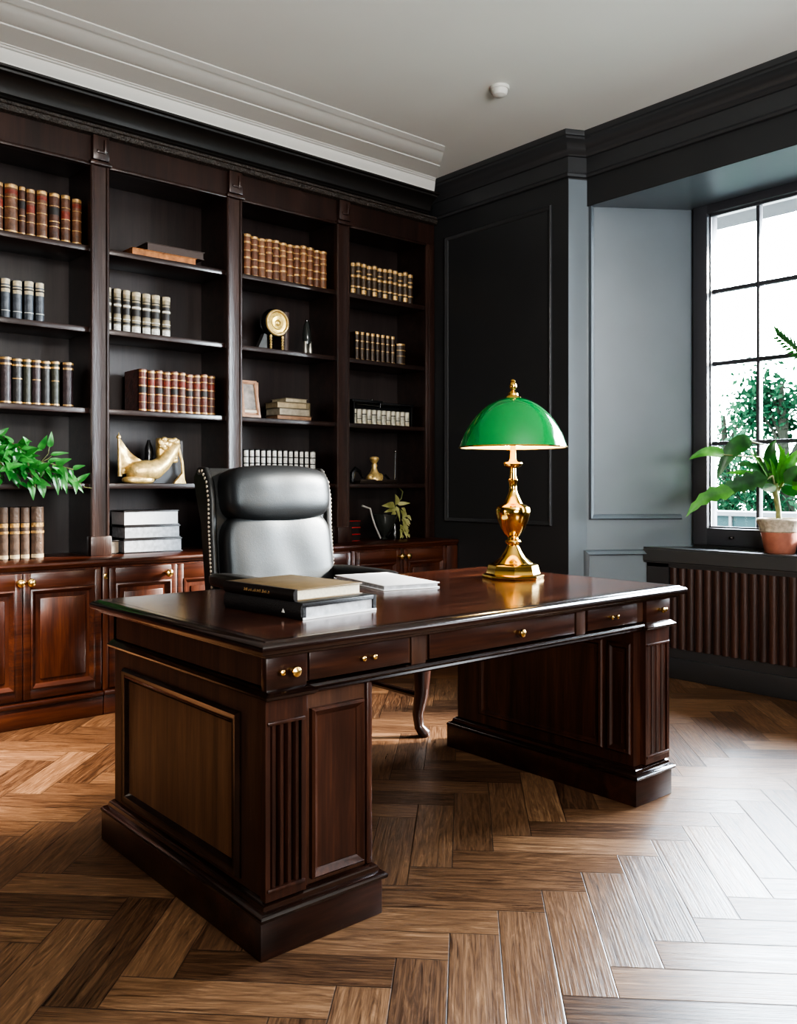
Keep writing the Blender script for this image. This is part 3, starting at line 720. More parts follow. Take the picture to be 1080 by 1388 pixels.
# ------------------------------------------------------------------ books
def lying_book(name, label, cx, cy, z, L, D, T, ang, cover, pages, group=None, title=False, cat='book', spine=True, emblem=False, printm=None, printpos='x'):
    """book lying flat: L along local Y (spine length), D along local X, spine on -X side"""
    o = thing(name, label, cat, (cx, cy, z), group); o.rotation_euler = (0, 0, ang)
    c = 0.0035 if T < 0.06 else 0.007
    def add(nm, mb_, mat):
        b = mb_.build(nm, mat); b.parent = o; return b
    m = MB().box(-D/2, D/2, -L/2, L/2, 0, c, 0.001).box(-D/2, D/2, -L/2, L/2, T-c, T, 0.001)
    if spine: m.prism([(-D/2, 0), (-D/2-0.006, T*0.25), (-D/2-0.006, T*0.75), (-D/2, T), (-D/2+0.005, T), (-D/2+0.005, 0)], -L/2, L/2, 'xz')
    add('cover', m, cover)
    add('pages', MB().box(-D/2+0.006, D/2-0.006, -L/2+0.006, L/2-0.006, c, T-c), pages)
    if title:
        g = MB(); yy = -0.06; random.seed(5)
        for i in range(11):
            w = random.choice((0.006, 0.008, 0.010)); h = T*random.choice((0.16, 0.22, 0.26))
            g.box(-D/2-0.0068, -D/2-0.005, yy, yy+w*0.35, T*0.42, T*0.42+h)
            g.box(-D/2-0.0068, -D/2-0.005, yy, yy+w, T*0.42, T*0.42+0.0018)
            if i % 2: g.box(-D/2-0.0068, -D/2-0.005, yy+w*0.7, yy+w, T*0.42, T*0.42+h*0.8)
            yy += w+0.004
        add('title_lettering', g, GILT)
    if emblem:
        add('emblem', MB().prism([(-0.115, T*0.3), (-0.10, T*0.3), (-0.1075, T*0.55)], -D/2-0.0068, -D/2-0.004, 'yz'), SILVERB)
    return o
NAVY = simple('black_cloth_cover', (0.012, 0.011, 0.012), 0.45, bump=0.2, bscale=200)
TAN = simple('tan_cover', (0.17, 0.112, 0.052), 0.5, var=0.15, scale=25)
BLK2 = simple('black_spine_leather', (0.014, 0.010, 0.009), 0.4)
# lower black book with a white back board, upper black-spined book with a tan front board
o = lying_book('book', 'thick black hardcover with white base lying at bottom of the desk pile', 1.522, 2.236, 0.79, 0.375, 0.285, 0.047, math.radians(5), NAVY, GREYP, 'books on the desk', emblem=True)
e_c = MB().box(-0.1425, 0.1425, -0.1885, -0.176, 0.034, 0.047, 0.001).box(-0.1425, -0.130, -0.1885, -0.176, 0.006, 0.04).box(0.132, 0.1445, -0.1885, -0.176, 0.006, 0.047).build('case_edge', NAVY); e_c.parent = o
b_ = MB().box(-0.1425, 0.1445, -0.1895, 0.1875, 0, 0.006).build('base_board', WHITEP); b_.parent = o
o = lying_book('book', 'tan-topped hardcover with black spine lying on top of the desk pile', 1.515, 2.262, 0.837, 0.345, 0.262, 0.034, math.radians(5), TAN, PAGES, 'books on the desk', title=True)
m = MB().prism([(-0.131, 0), (-0.1372, 0.008), (-0.1372, 0.026), (-0.131, 0.0342), (-0.122, 0.0342), (-0.122, 0)], -0.1727, 0.1727, 'xz').build('spine', BLK2); m.parent = o
# white notebook
o = lying_book('notebook', 'white notebook lying on the desk between the book pile and the lamp', 2.155, 2.585, 0.79, 0.42, 0.235, 0.020, math.radians(-12), WHITEP, GREYP, None, cat='notebook', spine=False)

def spine_book(name, label, x0, x1, yf, z, h, d, cover, bands, group, mats2):
    """upright book, rounded spine toward -Y. bands: list of (f0, f1, key) along the height"""
    w = x1-x0; cx = (x0+x1)/2
    o = thing(name, label, 'book', (cx, yf, z), group)
    def arc(r, s=7, bulge=0.32):
        return [(-w/2*r+w*r*i/s, -(w*bulge*math.sin(PI*i/s)**0.7) - (r-1)*w*0.5) for i in range(s+1)]
    def add(nm, mb_, mat):
        b = mb_.build(nm, mat); b.parent = o; return b
    a = arc(1.0)
    m = MB().prism(a + [(w/2, 0.012), (-w/2, 0.012)], 0, h)
    m.box(-w/2, -w/2+0.0025, 0, d, 0, h).box(w/2-0.0025, w/2, 0, d, 0, h)
    add('cover', m, cover)
    add('pages', MB().box(-w/2+0.002, w/2-0.002, 0.008, d-0.005, 0.003, h-0.004), PAGES)
    by = {}
    for f0, f1, key in bands: by.setdefault(key, []).append((f0, f1))
    for key, lst in by.items():
        mm = MB()
        for f0, f1 in lst:
            bulge = 1.10 if (f1-f0) < 0.06 else 1.03
            s = arc(bulge); s = [(u*0.97, v) for u, v in s]
            mm.prism(s + [(w/2*0.9, 0.0), (-w/2*0.9, 0.0)], h*f0, h*f1)
        if len(lst) > 1: mm.box(-w*0.2, w*0.2, -0.002, 0.004, h*min(f[0] for f in lst)+0.001, h*max(f[1] for f in lst)-0.001)
        add({'g': 'gilt_bands', 'c': 'cream_label', 's': 'silver_label', 'r': 'red_label', 'd': 'dark_label'}[key], mm, mats2[key])
    return o
REDL = simple('red_title_label', (0.19, 0.030, 0.016), 0.5, var=0.4, scale=70)
DARKL = simple('dark_title_label', (0.022, 0.018, 0.016), 0.5)
M2 = {'g': GILT, 'c': CREAMB, 's': SILVERB, 'r': REDL, 'd': DARKL}
def leather(name, c): return simple(name, c, 0.42, var=0.45, scale=28, bump=0.3, bscale=70)
L_BROWN = [leather('brown_calf_a', (0.105, 0.045, 0.026)), leather('brown_calf_b', (0.13, 0.056, 0.028)), leather('brown_calf_c', (0.075, 0.030, 0.018))]
L_NAVY = [leather('slate_cloth', (0.060, 0.066, 0.078))]
L_OLIVE = [leather('dark_olive', (0.032, 0.032, 0.020)), leather('dark_plum', (0.040, 0.024, 0.026)), leather('near_black', (0.022, 0.018, 0.017))]
L_UMBER = [leather('warm_umber', (0.105, 0.066, 0.046))]
L_CREAM = [leather('cream_calf', (0.235, 0.195, 0.125))]
L_RED = [leather('oxblood_a', (0.125, 0.034, 0.024)), leather('oxblood_b', (0.10, 0.040, 0.028))]
L_RUST = [leather('rust_a', (0.155, 0.058, 0.026)), leather('rust_b', (0.125, 0.048, 0.024)), leather('rust_c', (0.19, 0.080, 0.036))]
L_DARKG = [leather('dark_gilt_a', (0.060, 0.034, 0.016)), leather('dark_gilt_b', (0.040, 0.022, 0.012))]
L_BLACK = [leather('black_calf', (0.022, 0.021, 0.020))]
ORD = ['first', 'second', 'third', 'fourth', 'fifth', 'sixth', 'seventh', 'eighth', 'ninth', 'tenth', 'eleventh', 'twelfth', 'thirteenth', 'fourteenth']
NUM = {2: 'two', 4: 'four', 5: 'five', 7: 'seven', 8: 'eight', 9: 'nine', 10: 'ten', 11: 'eleven', 12: 'twelve', 13: 'thirteen'}
rb = random.Random(11)
def row(edges, yf, z, heights, d, covers, bandf, desc, where, group, right=False):
    n = len(edges)
    for i, (a, b) in enumerate(edges):
        h = heights(i)
        lab = '%s, %s from left of %s, %s' % (desc, ORD[i], NUM.get(n, str(n)), where)
        if right: lab = '%s, %s from right, %s' % (desc, ORD[n-1-i], where)
        spine_book('book', lab, a, b, yf, z, h, d, covers[i % len(covers)] if len(covers) < n else covers[i], bandf(i), group, M2)
jit = lambda h, s: (lambda i: h + rb.uniform(-s, s))
def split(a, b, n, gap=0.002):
    w = (b-a)/n; return [(a+i*w+gap/2, a+(i+1)*w-gap/2) for i in range(n)]
ys = 4.67
def gb(i):
    r = random.Random(i*7+1)
    base = [(0.92, 0.985, 'g'), (0.72, 0.735, 'g'), (0.04, 0.07, 'g'), (0.30, 0.315, 'g')]
    if i % 3 == 0: base += [(0.50, 0.66, 'r'), (0.485, 0.5, 'g')]
    if i % 3 == 1: base += [(0.80, 0.88, 'r'), (0.52, 0.535, 'g')]
    if i % 3 == 2: base += [(0.55, 0.70, 'd'), (0.40, 0.42, 'g')]
    return base
row([(1.095, 1.168), (1.172, 1.24), (1.245, 1.308), (1.312, 1.372), (1.380, 1.444), (1.450, 1.482), (1.487, 1.530), (1.538, 1.592), (1.602, 1.655), (1.664, 1.712), (1.722, 1.772)], ys, SHZ[0], jit(0.255, 0.006), 0.19, L_BROWN, gb,
    'brown leather book with gilt bands', 'top shelf of leftmost bay', 'brown leather books, top shelf of the leftmost bay', right=True)
cb = lambda i: [(0.86, 0.985, 'c'), (0.66, 0.75, 'c'), (0.79, 0.82, 'c'), (0.20, 0.215, 's'), (0.75, 0.785, 'd')]
row([(1.19, 1.232), (1.245, 1.29), (1.302, 1.35), (1.363, 1.406), (1.420, 1.464), (1.477, 1.522), (1.533, 1.575)], ys, SHZ[1], jit(0.205, 0.003), 0.16, L_NAVY, cb,
    'slate-blue book with cream spine labels', 'second shelf of leftmost bay', 'slate-blue books, second shelf of the leftmost bay', right=True)
ob = lambda i: [(0.94, 0.985, 'g'), (0.83, 0.87, 'g'), (0.03, 0.06, 'g')] + ([(0.55, 0.57, 'g')] if i % 2 else [])
row([(1.12, 1.17), (1.176, 1.225), (1.232, 1.29), (1.297, 1.352), (1.360, 1.412), (1.418, 1.466), (1.471, 1.511), (1.515, 1.560), (1.563, 1.608), (1.612, 1.655), (1.673, 1.728)], ys, SHZ[2], jit(0.24, 0.004), 0.18, L_OLIVE, ob,
    'tall dark book with gilt lines', 'third shelf of leftmost bay', 'dark tall books, third shelf of the leftmost bay', right=True)
ub = lambda i: [(0.62, 0.70, 'g'), (0.50, 0.545, 'g'), (0.03, 0.10, 'c'), (0.70, 0.715, 'd')]
row([(1.11, 1.165), (1.172, 1.225), (1.232, 1.28), (1.288, 1.33), (1.336, 1.377), (1.384, 1.432), (1.437, 1.480), (1.488, 1.55)], 4.60, WT, jit(0.265, 0.002), 0.2, L_UMBER, ub,
    'brown-grey book with gilt spine bands', 'worktop under trailing plant', 'umber books on the worktop of the leftmost bay', right=True)
kb = lambda i: [(0.90, 0.985, 'c'), (0.66, 0.74, 'd'), (0.42, 0.58, 'd'), (0.20, 0.245, 'd'), (0.30, 0.32, 's'), (0.02, 0.17, 's'), (0.60, 0.64, 's'), (0.78, 0.80, 'd')]
row([(1.900, 1.936), (1.951, 1.992), (2.004, 2.045), (2.055, 2.106), (2.117, 2.165), (2.172, 2.221), (2.236, 2.285)], ys, SHZ[1], jit(0.235, 0.004), 0.17, L_CREAM, kb,
    'cream and black banded book', 'second shelf of second bay', 'cream and black books, second shelf of the second bay')
rbn = lambda i: [(0.03, 0.06, 'g'), (0.22, 0.235, 'g'), (0.41, 0.43, 'g'), (0.60, 0.625, 'g'), (0.79, 0.81, 'g'), (0.93, 0.97, 'g')] + ([(0.64, 0.77, 'r')] if i % 2 else [(0.45, 0.58, 'd')])
row([(2.095, 2.142)] + split(2.147, 2.573, 9, 0.003), ys, SHZ[2], jit(0.238, 0.004), 0.19, L_RED, rbn,
    'oxblood leather book with gilt bands', 'third shelf of second bay', 'oxblood books, third shelf of the second bay')
rub = lambda i: [(0.93, 0.985, 'g'), (0.02, 0.05, 'g')] + [(t, t+0.02+0.02*((i*3+q) % 2), 'g') for q, t in enumerate((0.2+0.03*(i % 3), 0.42, 0.6+0.04*(i % 2), 0.78))]
row(split(2.768, 3.393, 12, 0.003), ys, SHZ[0], jit(0.255, 0.006), 0.19, L_RUST, rub,
    'rust-brown leather book with gilt bands', 'top shelf of third bay', 'rust-brown books, top shelf of the third bay')
sb = lambda i: [(0.80, 0.965, 's'), (0.61, 0.765, 's'), (0.42, 0.575, 's'), (0.12, 0.36, 's')]
row([(2.770, 2.802)] + split(2.806, 3.255, 11, 0.012) + [(3.262, 3.302)], 4.67, SHZ[3], jit(0.212, 0.002), 0.16, L_BLACK, sb,
    'black book with silver spine labels', 'lowest shelf of third bay', 'black books with silver labels behind the chair')
db = lambda i: [(0.88, 0.97, 'g'), (0.55, 0.62, 'g'), (0.25, 0.29, 'g'), (0.02, 0.05, 'g')] + ([(0.7, 0.74, 'g')] if i % 2 else [(0.08, 0.2, 'g')])
row(split(3.590, 4.150, 12, 0.004), ys, SHZ[0], jit(0.225, 0.006), 0.18, L_DARKG, db,
    'dark book with bright gilt patches', 'top shelf of fourth bay', 'dark gilt books, top shelf of the fourth bay')
db2 = lambda i: [(0.90, 0.985, 'g'), (0.66, 0.69, 'g'), (0.02, 0.05, 'g'), (0.40, 0.42, 'g')]
row(split(3.625, 3.985, 8, 0.012) + [(3.995, 4.075)], ys, SHZ[1], lambda i: 0.195 if i < 8 else 0.15, 0.16, L_DARKG[::-1], db2,
    'slim dark book with gilt lines', 'second shelf of fourth bay', 'slim dark books, second shelf of the fourth bay')

# flat books, second bay top shelf
OCH = simple('orange_vellum', (0.33, 0.125, 0.035), 0.6, var=0.45, scale=30, bump=0.4)
BRN = simple('brown_board', (0.055, 0.032, 0.024), 0.5)
lying_book('book', 'worn orange vellum book lying flat under a brown one, top shelf', 2.255, 4.755, SHZ[0], 0.40, 0.17, 0.052, math.radians(-90), OCH, OCH, 'flat books on the top shelf of the second bay')
lying_book('book', 'plain brown book lying flat on the orange book, top shelf', 2.325, 4.755, SHZ[0]+0.0525, 0.36, 0.17, 0.044, math.radians(-90), BRN, BRN, 'flat books on the top shelf of the second bay')
# white books on the worktop, second bay
lying_book('book', 'pale grey printed book at the bottom of the white stack on worktop', 2.162, 4.72, WT, 0.35, 0.2, 0.078, math.radians(90), BLK2, GREYP, 'white books on the worktop', spine=False)
lying_book('book', 'grey and white book in the middle of the white stack on worktop', 2.160, 4.72, WT+0.0785, 0.335, 0.19, 0.072, math.radians(90), BLK2, GREYP, 'white books on the worktop', spine=False)
lying_book('book', 'plain white book on top of the white stack on worktop', 2.155, 4.72, WT+0.151, 0.33, 0.185, 0.085, math.radians(90), BLK2, WHITEP, 'white books on the worktop', spine=False)
lying_book('book', 'small cream book beside the white stack, next to the pilaster', 1.94, 4.73, WT, 0.075, 0.16, 0.075, math.radians(90), BLK2, simple('tan_pages', (0.30, 0.24, 0.18), 0.7), None, spine=False)
# stack of cream books, third bay
specs = [(3.145, 0.26, 0.030, 'tan book at the bottom of the cream stack beside the picture frame', (0.30, 0.17, 0.10)), (3.14, 0.245, 0.045, 'cream book second from bottom of the stack beside the picture frame', (0.34, 0.29, 0.22)),
         (3.125, 0.225, 0.038, 'cream book second from top of the stack beside the picture frame', (0.36, 0.28, 0.17)), (3.150, 0.175, 0.026, 'narrow cream book on top of the stack beside the picture frame', (0.42, 0.35, 0.24))]
z = SHZ[2]
for i, (cx, L, T, lab, c) in enumerate(specs):
    lying_book('book', lab, cx, 4.745, z, L, 0.16, T, math.radians(90+(-3, 2, -2, 3)[i]), simple('stack_cover_%d' % i, tuple(v*0.5 for v in c), 0.6, var=0.2), simple('stack_pages_%d' % i, c, 0.7, var=0.2, scale=40), 'cream books stacked beside the picture frame', spine=False)
    z += T+0.0005
spine_book('book', 'small olive-gold book standing at the right of the cream stack', 3.277, 3.318, 4.75, SHZ[2], 0.125, 0.13, simple('olive_gold', (0.17, 0.13, 0.07), 0.6), [], None, M2)
# red books, fourth bay
for i in range(3):
    lying_book('book', ('small red book at the bottom of the stack of three on worktop', 'small red book in the middle of the stack of three on worktop', 'small red book on top of the stack of three on worktop')[i],
               3.61, 4.73, WT+i*0.0455, 0.125, 0.13, 0.045, math.radians(90), REDC, BLK2, 'small red books on the worktop', spine=False)
# brown book behind the clock
spine_book('book', 'plain brown-grey book standing upright behind the gold clock', 3.095, 3.142, 4.735, SHZ[1], 0.265, 0.15, simple('mauve_brown', (0.075, 0.05, 0.045), 0.5), [], None, M2)

# ------------------------------------------------------------------ ornaments
# clock on a two-post stand
ck = thing('mantel_clock', 'round gold desk clock on a dark stand with two beaded posts', 'clock', (3.03, 4.68, SHZ[1]))
cz = SHZ[1]+0.178
child('clock_case', MB().lathe([(0.088, -0.03), (0.092, -0.01), (0.088, 0.012), (0.08, 0.02), (0.0001, 0.02)], (3.01, 4.70, cz), 'y', 32), BLACKM, ck)
child('clock_bezel', MB().lathe([(0.080, 0.016), (0.084, 0.022), (0.080, 0.032), (0.070, 0.034), (0.066, 0.026), (0.066, 0.016), (0.08, 0.016)], (3.015, 4.70, cz), 'y', 32, cap=False), ANTQ, ck)
face = child('clock_face', MB().lathe([(0.067, 0.02), (0.064, 0.026), (0.045, 0.027), (0.042, 0.031), (0.020, 0.029), (0.014, 0.034), (0.0001, 0.036)], (3.015, 4.70, cz), 'y', 32), simple('clock_face_gold', (0.75, 0.52, 0.16), 0.3, 0.7, var=0.25, scale=60), ck)
for px in (2.975, 3.062):
    pr = [(0.013, 0), (0.009, 0.006)] + [((0.010 if q % 2 else 0.006), 0.012+q*0.0085) for q in range(10)] + [(0.008, 0.1)]
    child('post', MB().lathe(pr, (px, 4.69, SHZ[1]), 'z', 10), ANTQ, ck)
child('wedge_block', MB().prism([(2.885, SHZ[1]), (2.955, SHZ[1]), (2.955, SHZ[1]+0.10), (2.935, SHZ[1]+0.105)], 4.70, 4.74, 'xz'), simple('grey_wedge', (0.07, 0.068, 0.066), 0.5), ck)
# bullet-shaped figurine
fg = thing('figurine', 'tall dark bullet-shaped figurine with a silver tip and pale feet', 'figurine', (3.255, 4.70, SHZ[1]))
child('body', MB().lathe([(0.026, 0.07), (0.030, 0.10), (0.029, 0.14), (0.022, 0.19), (0.012, 0.215), (0.006, 0.222)], (3.255, 4.70, SHZ[1]), 'z', 18), GLASSD, fg)
child('tip', MB().ball((3.255, 4.70, SHZ[1]+0.222), 0.010, 10, 8), STEELM, fg)
for s in (-1, 1):
    child('foot', MB().lathe([(0.015, 0), (0.017, 0.03), (0.014, 0.06), (0.012, 0.085)], (3.255+s*0.018, 4.69, SHZ[1]), 'z', 10), simple('pale_metal_foot', (0.36, 0.34, 0.30), 0.3, 0.8), fg)
# leaning picture frame
pf = thing('picture_frame', 'rose-wood picture frame with easel back standing beside the pilaster', 'picture frame', (2.815, 4.68, SHZ[2]))
def lean(mb_, a=-9):
    R = Matrix.Rotation(math.radians(a), 3, 'X'); o_ = Vector((2.815, 4.66, SHZ[2]))
    for v in mb_.bm.verts: v.co = o_ + R @ (v.co - o_)
    return mb_
za, zb = SHZ[2]+0.002, SHZ[2]+0.232
child('frame', lean(MB().prism([(2.748, za), (2.878, za), (2.868, zb), (2.752, zb)], 4.66, 4.665, 'xz').sweep([(2.748, 4.66, za), (2.878, 4.66, za), (2.868, 4.66, zb), (2.752, 4.66, zb)], (0, -1, 0), [(0, 0), (0, 0.012), (0.012, 0.016), (0.020, 0.010), (0.020, 0)], closed=True)), FRAMEW, pf)
child('picture', lean(MB().prism([(2.77, za+0.05), (2.856, za+0.05), (2.85, zb-0.022), (2.772, zb-0.022)], 4.656, 4.659, 'xz')), PICT, pf)
child('mount_strip', lean(MB().box(2.768, 2.86, 4.655, 4.659, za+0.03, za+0.046)), simple('ivory_mount', (0.6, 0.52, 0.42), 0.6), pf)
child('easel_leg', MB().tube([(2.872, 4.69, zb-0.01), (2.905, 4.74, SHZ[2]+0.006)], 0.011, 8), FRAMEW, pf)

# gilt sculpture: reclining body, rising neck, block head, spired sail
sz = SHZ[3]
sc = thing('sculpture', 'gilded sculpture of a reclining form with a tapering spire and raised block head', 'sculpture', (2.2, 4.68, sz))
mbody = MB().tube([(2.035, 4.70, sz+0.062), (2.075, 4.69, sz+0.068), (2.14, 4.685, sz+0.072), (2.20, 4.685, sz+0.08), (2.25, 4.69, sz+0.115), (2.29, 4.695, sz+0.165), (2.325, 4.70, sz+0.21), (2.345, 4.70, sz+0.235)],
                  [0.028, 0.052, 0.060, 0.056, 0.046, 0.042, 0.036, 0.02], 16)
mbody.pillow((2.10, 4.69, sz+0.02), (0.09, 0.05, 0.022), 3, 6)
child('body', mbody, ANTQ, sc, angle=70)
g = MB(); rows = []
for i in range(13):
    f_ = i/12; x = 2.0+f_*0.25
    top = sz + 0.125 + 0.135*math.exp(-((f_)/0.26)**1.5)*1.0
    bot = sz + 0.05 + 0.03*f_
    rows.append([(x, 4.712+0.012*math.sin(j*1.3+i), bot+(top-bot)*j/5) for j in range(6)])
g.grid(rows)
bmesh.ops.solidify(g.bm, geom=g.bm.faces[:], thickness=0.02)
child('sail', g, ANTQ, sc, angle=60)
child('spire', MB().tube([(2.003, 4.71, sz+0.04), (1.996, 4.71, sz+0.25)], [0.013, 0.007], 10).lathe([(0.007, 0), (0.013, 0.006), (0.012, 0.016), (0.004, 0.024), (0.0001, 0.038)], (1.996, 4.71, sz+0.248), 'z', 10), ANTQ, sc)
hb = MB()
hb.box(2.225, 2.345, 4.685, 4.74, sz+0.12, sz+0.262, 0.01)
rr = random.Random(3)
for i in range(26):
    hb.ball((2.232+rr.random()*0.105, 4.684, sz+0.14+rr.random()*0.115), 0.016+rr.random()*0.008, 8, 5, (1, 0.5, 0.7))
child('block_head', hb, ANTQ, sc, angle=60)
child('leg_strut', MB().tube([(2.335, 4.68, sz+0.225), (2.365, 4.68, sz+0.12), (2.372, 4.68, sz+0.0)], [0.010, 0.008, 0.010], 8).prism([(2.31, sz), (2.385, sz), (2.365, sz+0.06)], 4.67, 4.70, 'xz'), ANTQ, sc)
child('dark_inset', MB().prism([(2.20, sz+0.002), (2.34, sz+0.002), (2.362, sz+0.06), (2.34, sz+0.17), (2.30, sz+0.10), (2.24, sz+0.045)], 4.715, 4.735, 'xz'), simple('slate_inset', (0.06, 0.06, 0.065), 0.4), sc)
child('backing_plate', MB().box(2.30, 2.402, 4.745, 4.752, sz, sz+0.252), simple('brown_plate', (0.05, 0.04, 0.035), 0.4), sc)
child('dark_bottle', MB().lathe([(0.022, 0.1), (0.026, 0.15), (0.024, 0.20), (0.012, 0.235), (0.008, 0.25)], (2.195, 4.76, sz), 'z', 14), BLACKM, sc)

# lacquer box holding a row of white-spined volumes
bz = SHZ[2]
bx = thing('book_box', 'open-fronted black lacquer box with a lid, holding small white books', 'box', (3.87, 4.75, bz))
child('case', MB().box(3.612, 4.162, 4.69, 4.83, bz, bz+0.008).box(3.612, 3.622, 4.665, 4.83, bz, bz+0.16).box(4.152, 4.162, 4.69, 4.83, bz, bz+0.16).box(3.612, 4.162, 4.82, 4.83, bz, bz+0.16), BLACKM, bx)
child('lid', MB().box(3.595, 3.86, 4.655, 4.83, bz+0.150, bz+0.168, 0.003).box(3.86, 4.168, 4.675, 4.83, bz+0.146, bz+0.160, 0.003), BLACKM, bx)
child('rail', MB().tube([(3.63, 4.66, bz+0.138), (3.84, 4.66, bz+0.135)], 0.005, 8).tube([(3.84, 4.66, bz+0.15), (3.84, 4.66, bz+0.12)], 0.006, 8), STEELM, bx)
child('lid_knob', MB().ball((3.80, 4.70, bz+0.174), 0.010), STEELM, bx)
wbc = leather('ivory_calf', (0.50, 0.46, 0.36))
e_ = split(3.628, 4.148, 12, 0.006)
for i, (a, b) in enumerate(e_):
    spine_book('book', 'small ivory book in the black lacquer box, %s from left of twelve' % ORD[i], a, b, 4.705, bz+0.008, 0.098, 0.10, wbc, [(0.3, 0.36, 'd'), (0.0, 0.22, 'c')] if i % 2 else [(0.62, 0.70, 'd')], 'small ivory books in the lacquer box', M2)

# gold figure on a tray with a rod
z = SHZ[3]
tr = thing('desk_ornament', 'small gold seated figure on a dark tray with an upright rod', 'ornament', (3.82, 4.70, z))
child('tray', MB().box(3.655, 3.985, 4.65, 4.76, z, z+0.022, 0.006).box(3.655, 3.985, 4.645, 4.655, z+0.01, z+0.03, 0.004), simple('bronze_tray', (0.07, 0.05, 0.04), 0.3, 0.6), tr)
child('figure', MB().lathe([(0.062, 0.022), (0.060, 0.045), (0.045, 0.062), (0.026, 0.085), (0.018, 0.11), (0.022, 0.125), (0.016, 0.14), (0.026, 0.155), (0.034, 0.170), (0.030, 0.182), (0.012, 0.188)], (3.82, 4.70, z), 'z', 16).ball((3.775, 4.69, z+0.045), 0.024).ball((3.855, 4.685, z+0.048), 0.026), ANTQ, tr)
child('rod', MB().tube([(3.972, 4.66, z+0.02), (3.977, 4.66, z+0.222)], 0.0045, 8).ball((3.977, 4.66, z+0.225), 0.010), STEELM, tr)
child('side_scroll', MB().tube([(3.625, 4.70, z+0.012), (3.63, 4.70, z+0.07), (3.655, 4.70, z+0.10), (3.69, 4.70, z+0.085), (3.72, 4.70, z+0.04)], [0.016, 0.02, 0.018, 0.012, 0.008], 8).tube([(3.90, 4.68, z+0.06), (3.94, 4.68, z+0.03)], 0.008, 6), BLACKM, tr)

# smoked glass bowl with curved handle, and the dried plant beside it
z = WT
gl = thing('glass_pitcher', 'smoked glass boat-shaped pitcher with a long bright curved handle', 'pitcher', (3.85, 4.66, z))
child('bowl', MB().lathe([(0.020, 0), (0.028, 0.006), (0.012, 0.02), (0.030, 0.035), (0.058, 0.075), (0.082, 0.125), (0.094, 0.175), (0.090, 0.175), (0.076, 0.125), (0.05, 0.075), (0.0001, 0.04)], (3.875, 4.66, z), 'z', 24, cap=False), GLASSD, gl)
child('handle', MB().tube([(3.665, 4.64, z+0.238), (3.70, 4.64, z+0.228), (3.735, 4.64, z+0.218), (3.75, 4.64, z+0.17), (3.775, 4.64, z+0.105), (3.81, 4.645, z+0.05), (3.835, 4.65, z+0.01)], 0.0065, 8), HANDLE, gl)

def leaf_mesh(mb_, base, tip, width, up=(0, 0, 1), bend=0.0, n=8, fold=0.25, notch=0.0, mid=None, shape=0.85, peak=0.42):
    """leaf blade from base to tip; bend lifts the middle along `up`; fold is the V of the blade"""
    base, tip, up = Vector(base), Vector(tip), Vector(up).normalized()
    d = tip-base; L = d.length
    ctrl = Vector(mid) if mid is not None else (base+tip)/2 + up*bend
    rows_ = []
    for i in range(n+1):
        t = i/n
        c = base*(1-t)**2 + ctrl*2*t*(1-t) + tip*t*t
        tg = ((ctrl-base)*(1-t) + (tip-ctrl)*t).normalized()
        sd = tg.cross(up); sd = sd.normalized() if sd.length > 1e-4 else Vector((1, 0, 0))
        nn = sd.cross(tg)
        e1 = t**(0.5*peak/0.42) if t < 1 else 1
        w = width*0.5*(math.sin(PI*min(1, max(0, e1)))**shape)
        if notch and i % 2: w *= (1-notch)
        w = max(w, 0.0008)
        rows_.append([c - sd*w + nn*w*fold*1.2, c - sd*w*0.5 + nn*w*fold*0.7, c, c + sd*w*0.5 + nn*w*fold*0.7, c + sd*w + nn*w*fold*1.2])
    mb_.grid(rows_)
dp = thing('dried_plant', 'dried olive-yellow leaf spray trailing beside the smoked glass pitcher', 'plant', (4.03, 4.68, WT))
child('vase', MB().lathe([(0.032, 0), (0.038, 0.02), (0.034, 0.06), (0.018, 0.10), (0.02, 0.115)], (4.02, 4.72, WT), 'z', 16), BLACKM, dp)
child('stem', MB().tube([(4.02, 4.72, WT+0.1), (3.99, 4.69, WT+0.2), (3.98, 4.66, WT+0.25)], 0.005, 6).tube([(3.99, 4.68, WT+0.24), (4.03, 4.66, WT+0.28), (4.045, 4.66, WT+0.33), (4.01, 4.66, WT+0.36)], 0.005, 6).tube([(3.98, 4.68, WT+0.24), (4.04, 4.65, WT+0.19), (4.06, 4.64, WT+0.02)], 0.004, 6), STEM, dp)
lf = MB(); rr = random.Random(8)
for (b, t_, w) in [((3.96, 4.645, WT+0.235), (3.82, 4.62, WT+0.235), 0.05), ((3.97, 4.645, WT+0.215), (3.84, 4.62, WT+0.19), 0.035), ((3.975, 4.645, WT+0.24), (3.94, 4.62, WT+0.315), 0.055), ((3.98, 4.645, WT+0.245), (4.08, 4.62, WT+0.25), 0.03), ((3.96, 4.645, WT+0.20), (3.88, 4.62, WT+0.11), 0.035), ((3.97, 4.645, WT+0.23), (3.985, 4.62, WT+0.12), 0.03)]:
    leaf_mesh(lf, b, t_, w, (0, -1, 0.3), 0.01)
for i in range(26):
    z = WT+0.025+0.20*rr.random(); x = 4.045+rr.uniform(-0.04, 0.025)
    leaf_mesh(lf, (x, 4.64, z), (x+rr.uniform(-0.035, 0.03), 4.615+rr.uniform(-0.01, 0.01), max(WT+0.004, z-0.035-0.02*rr.random())), 0.03, (0, -1, 0.2), 0.006, 5)
child('leaves', lf, LEAF_OLIVE, dp, angle=80)

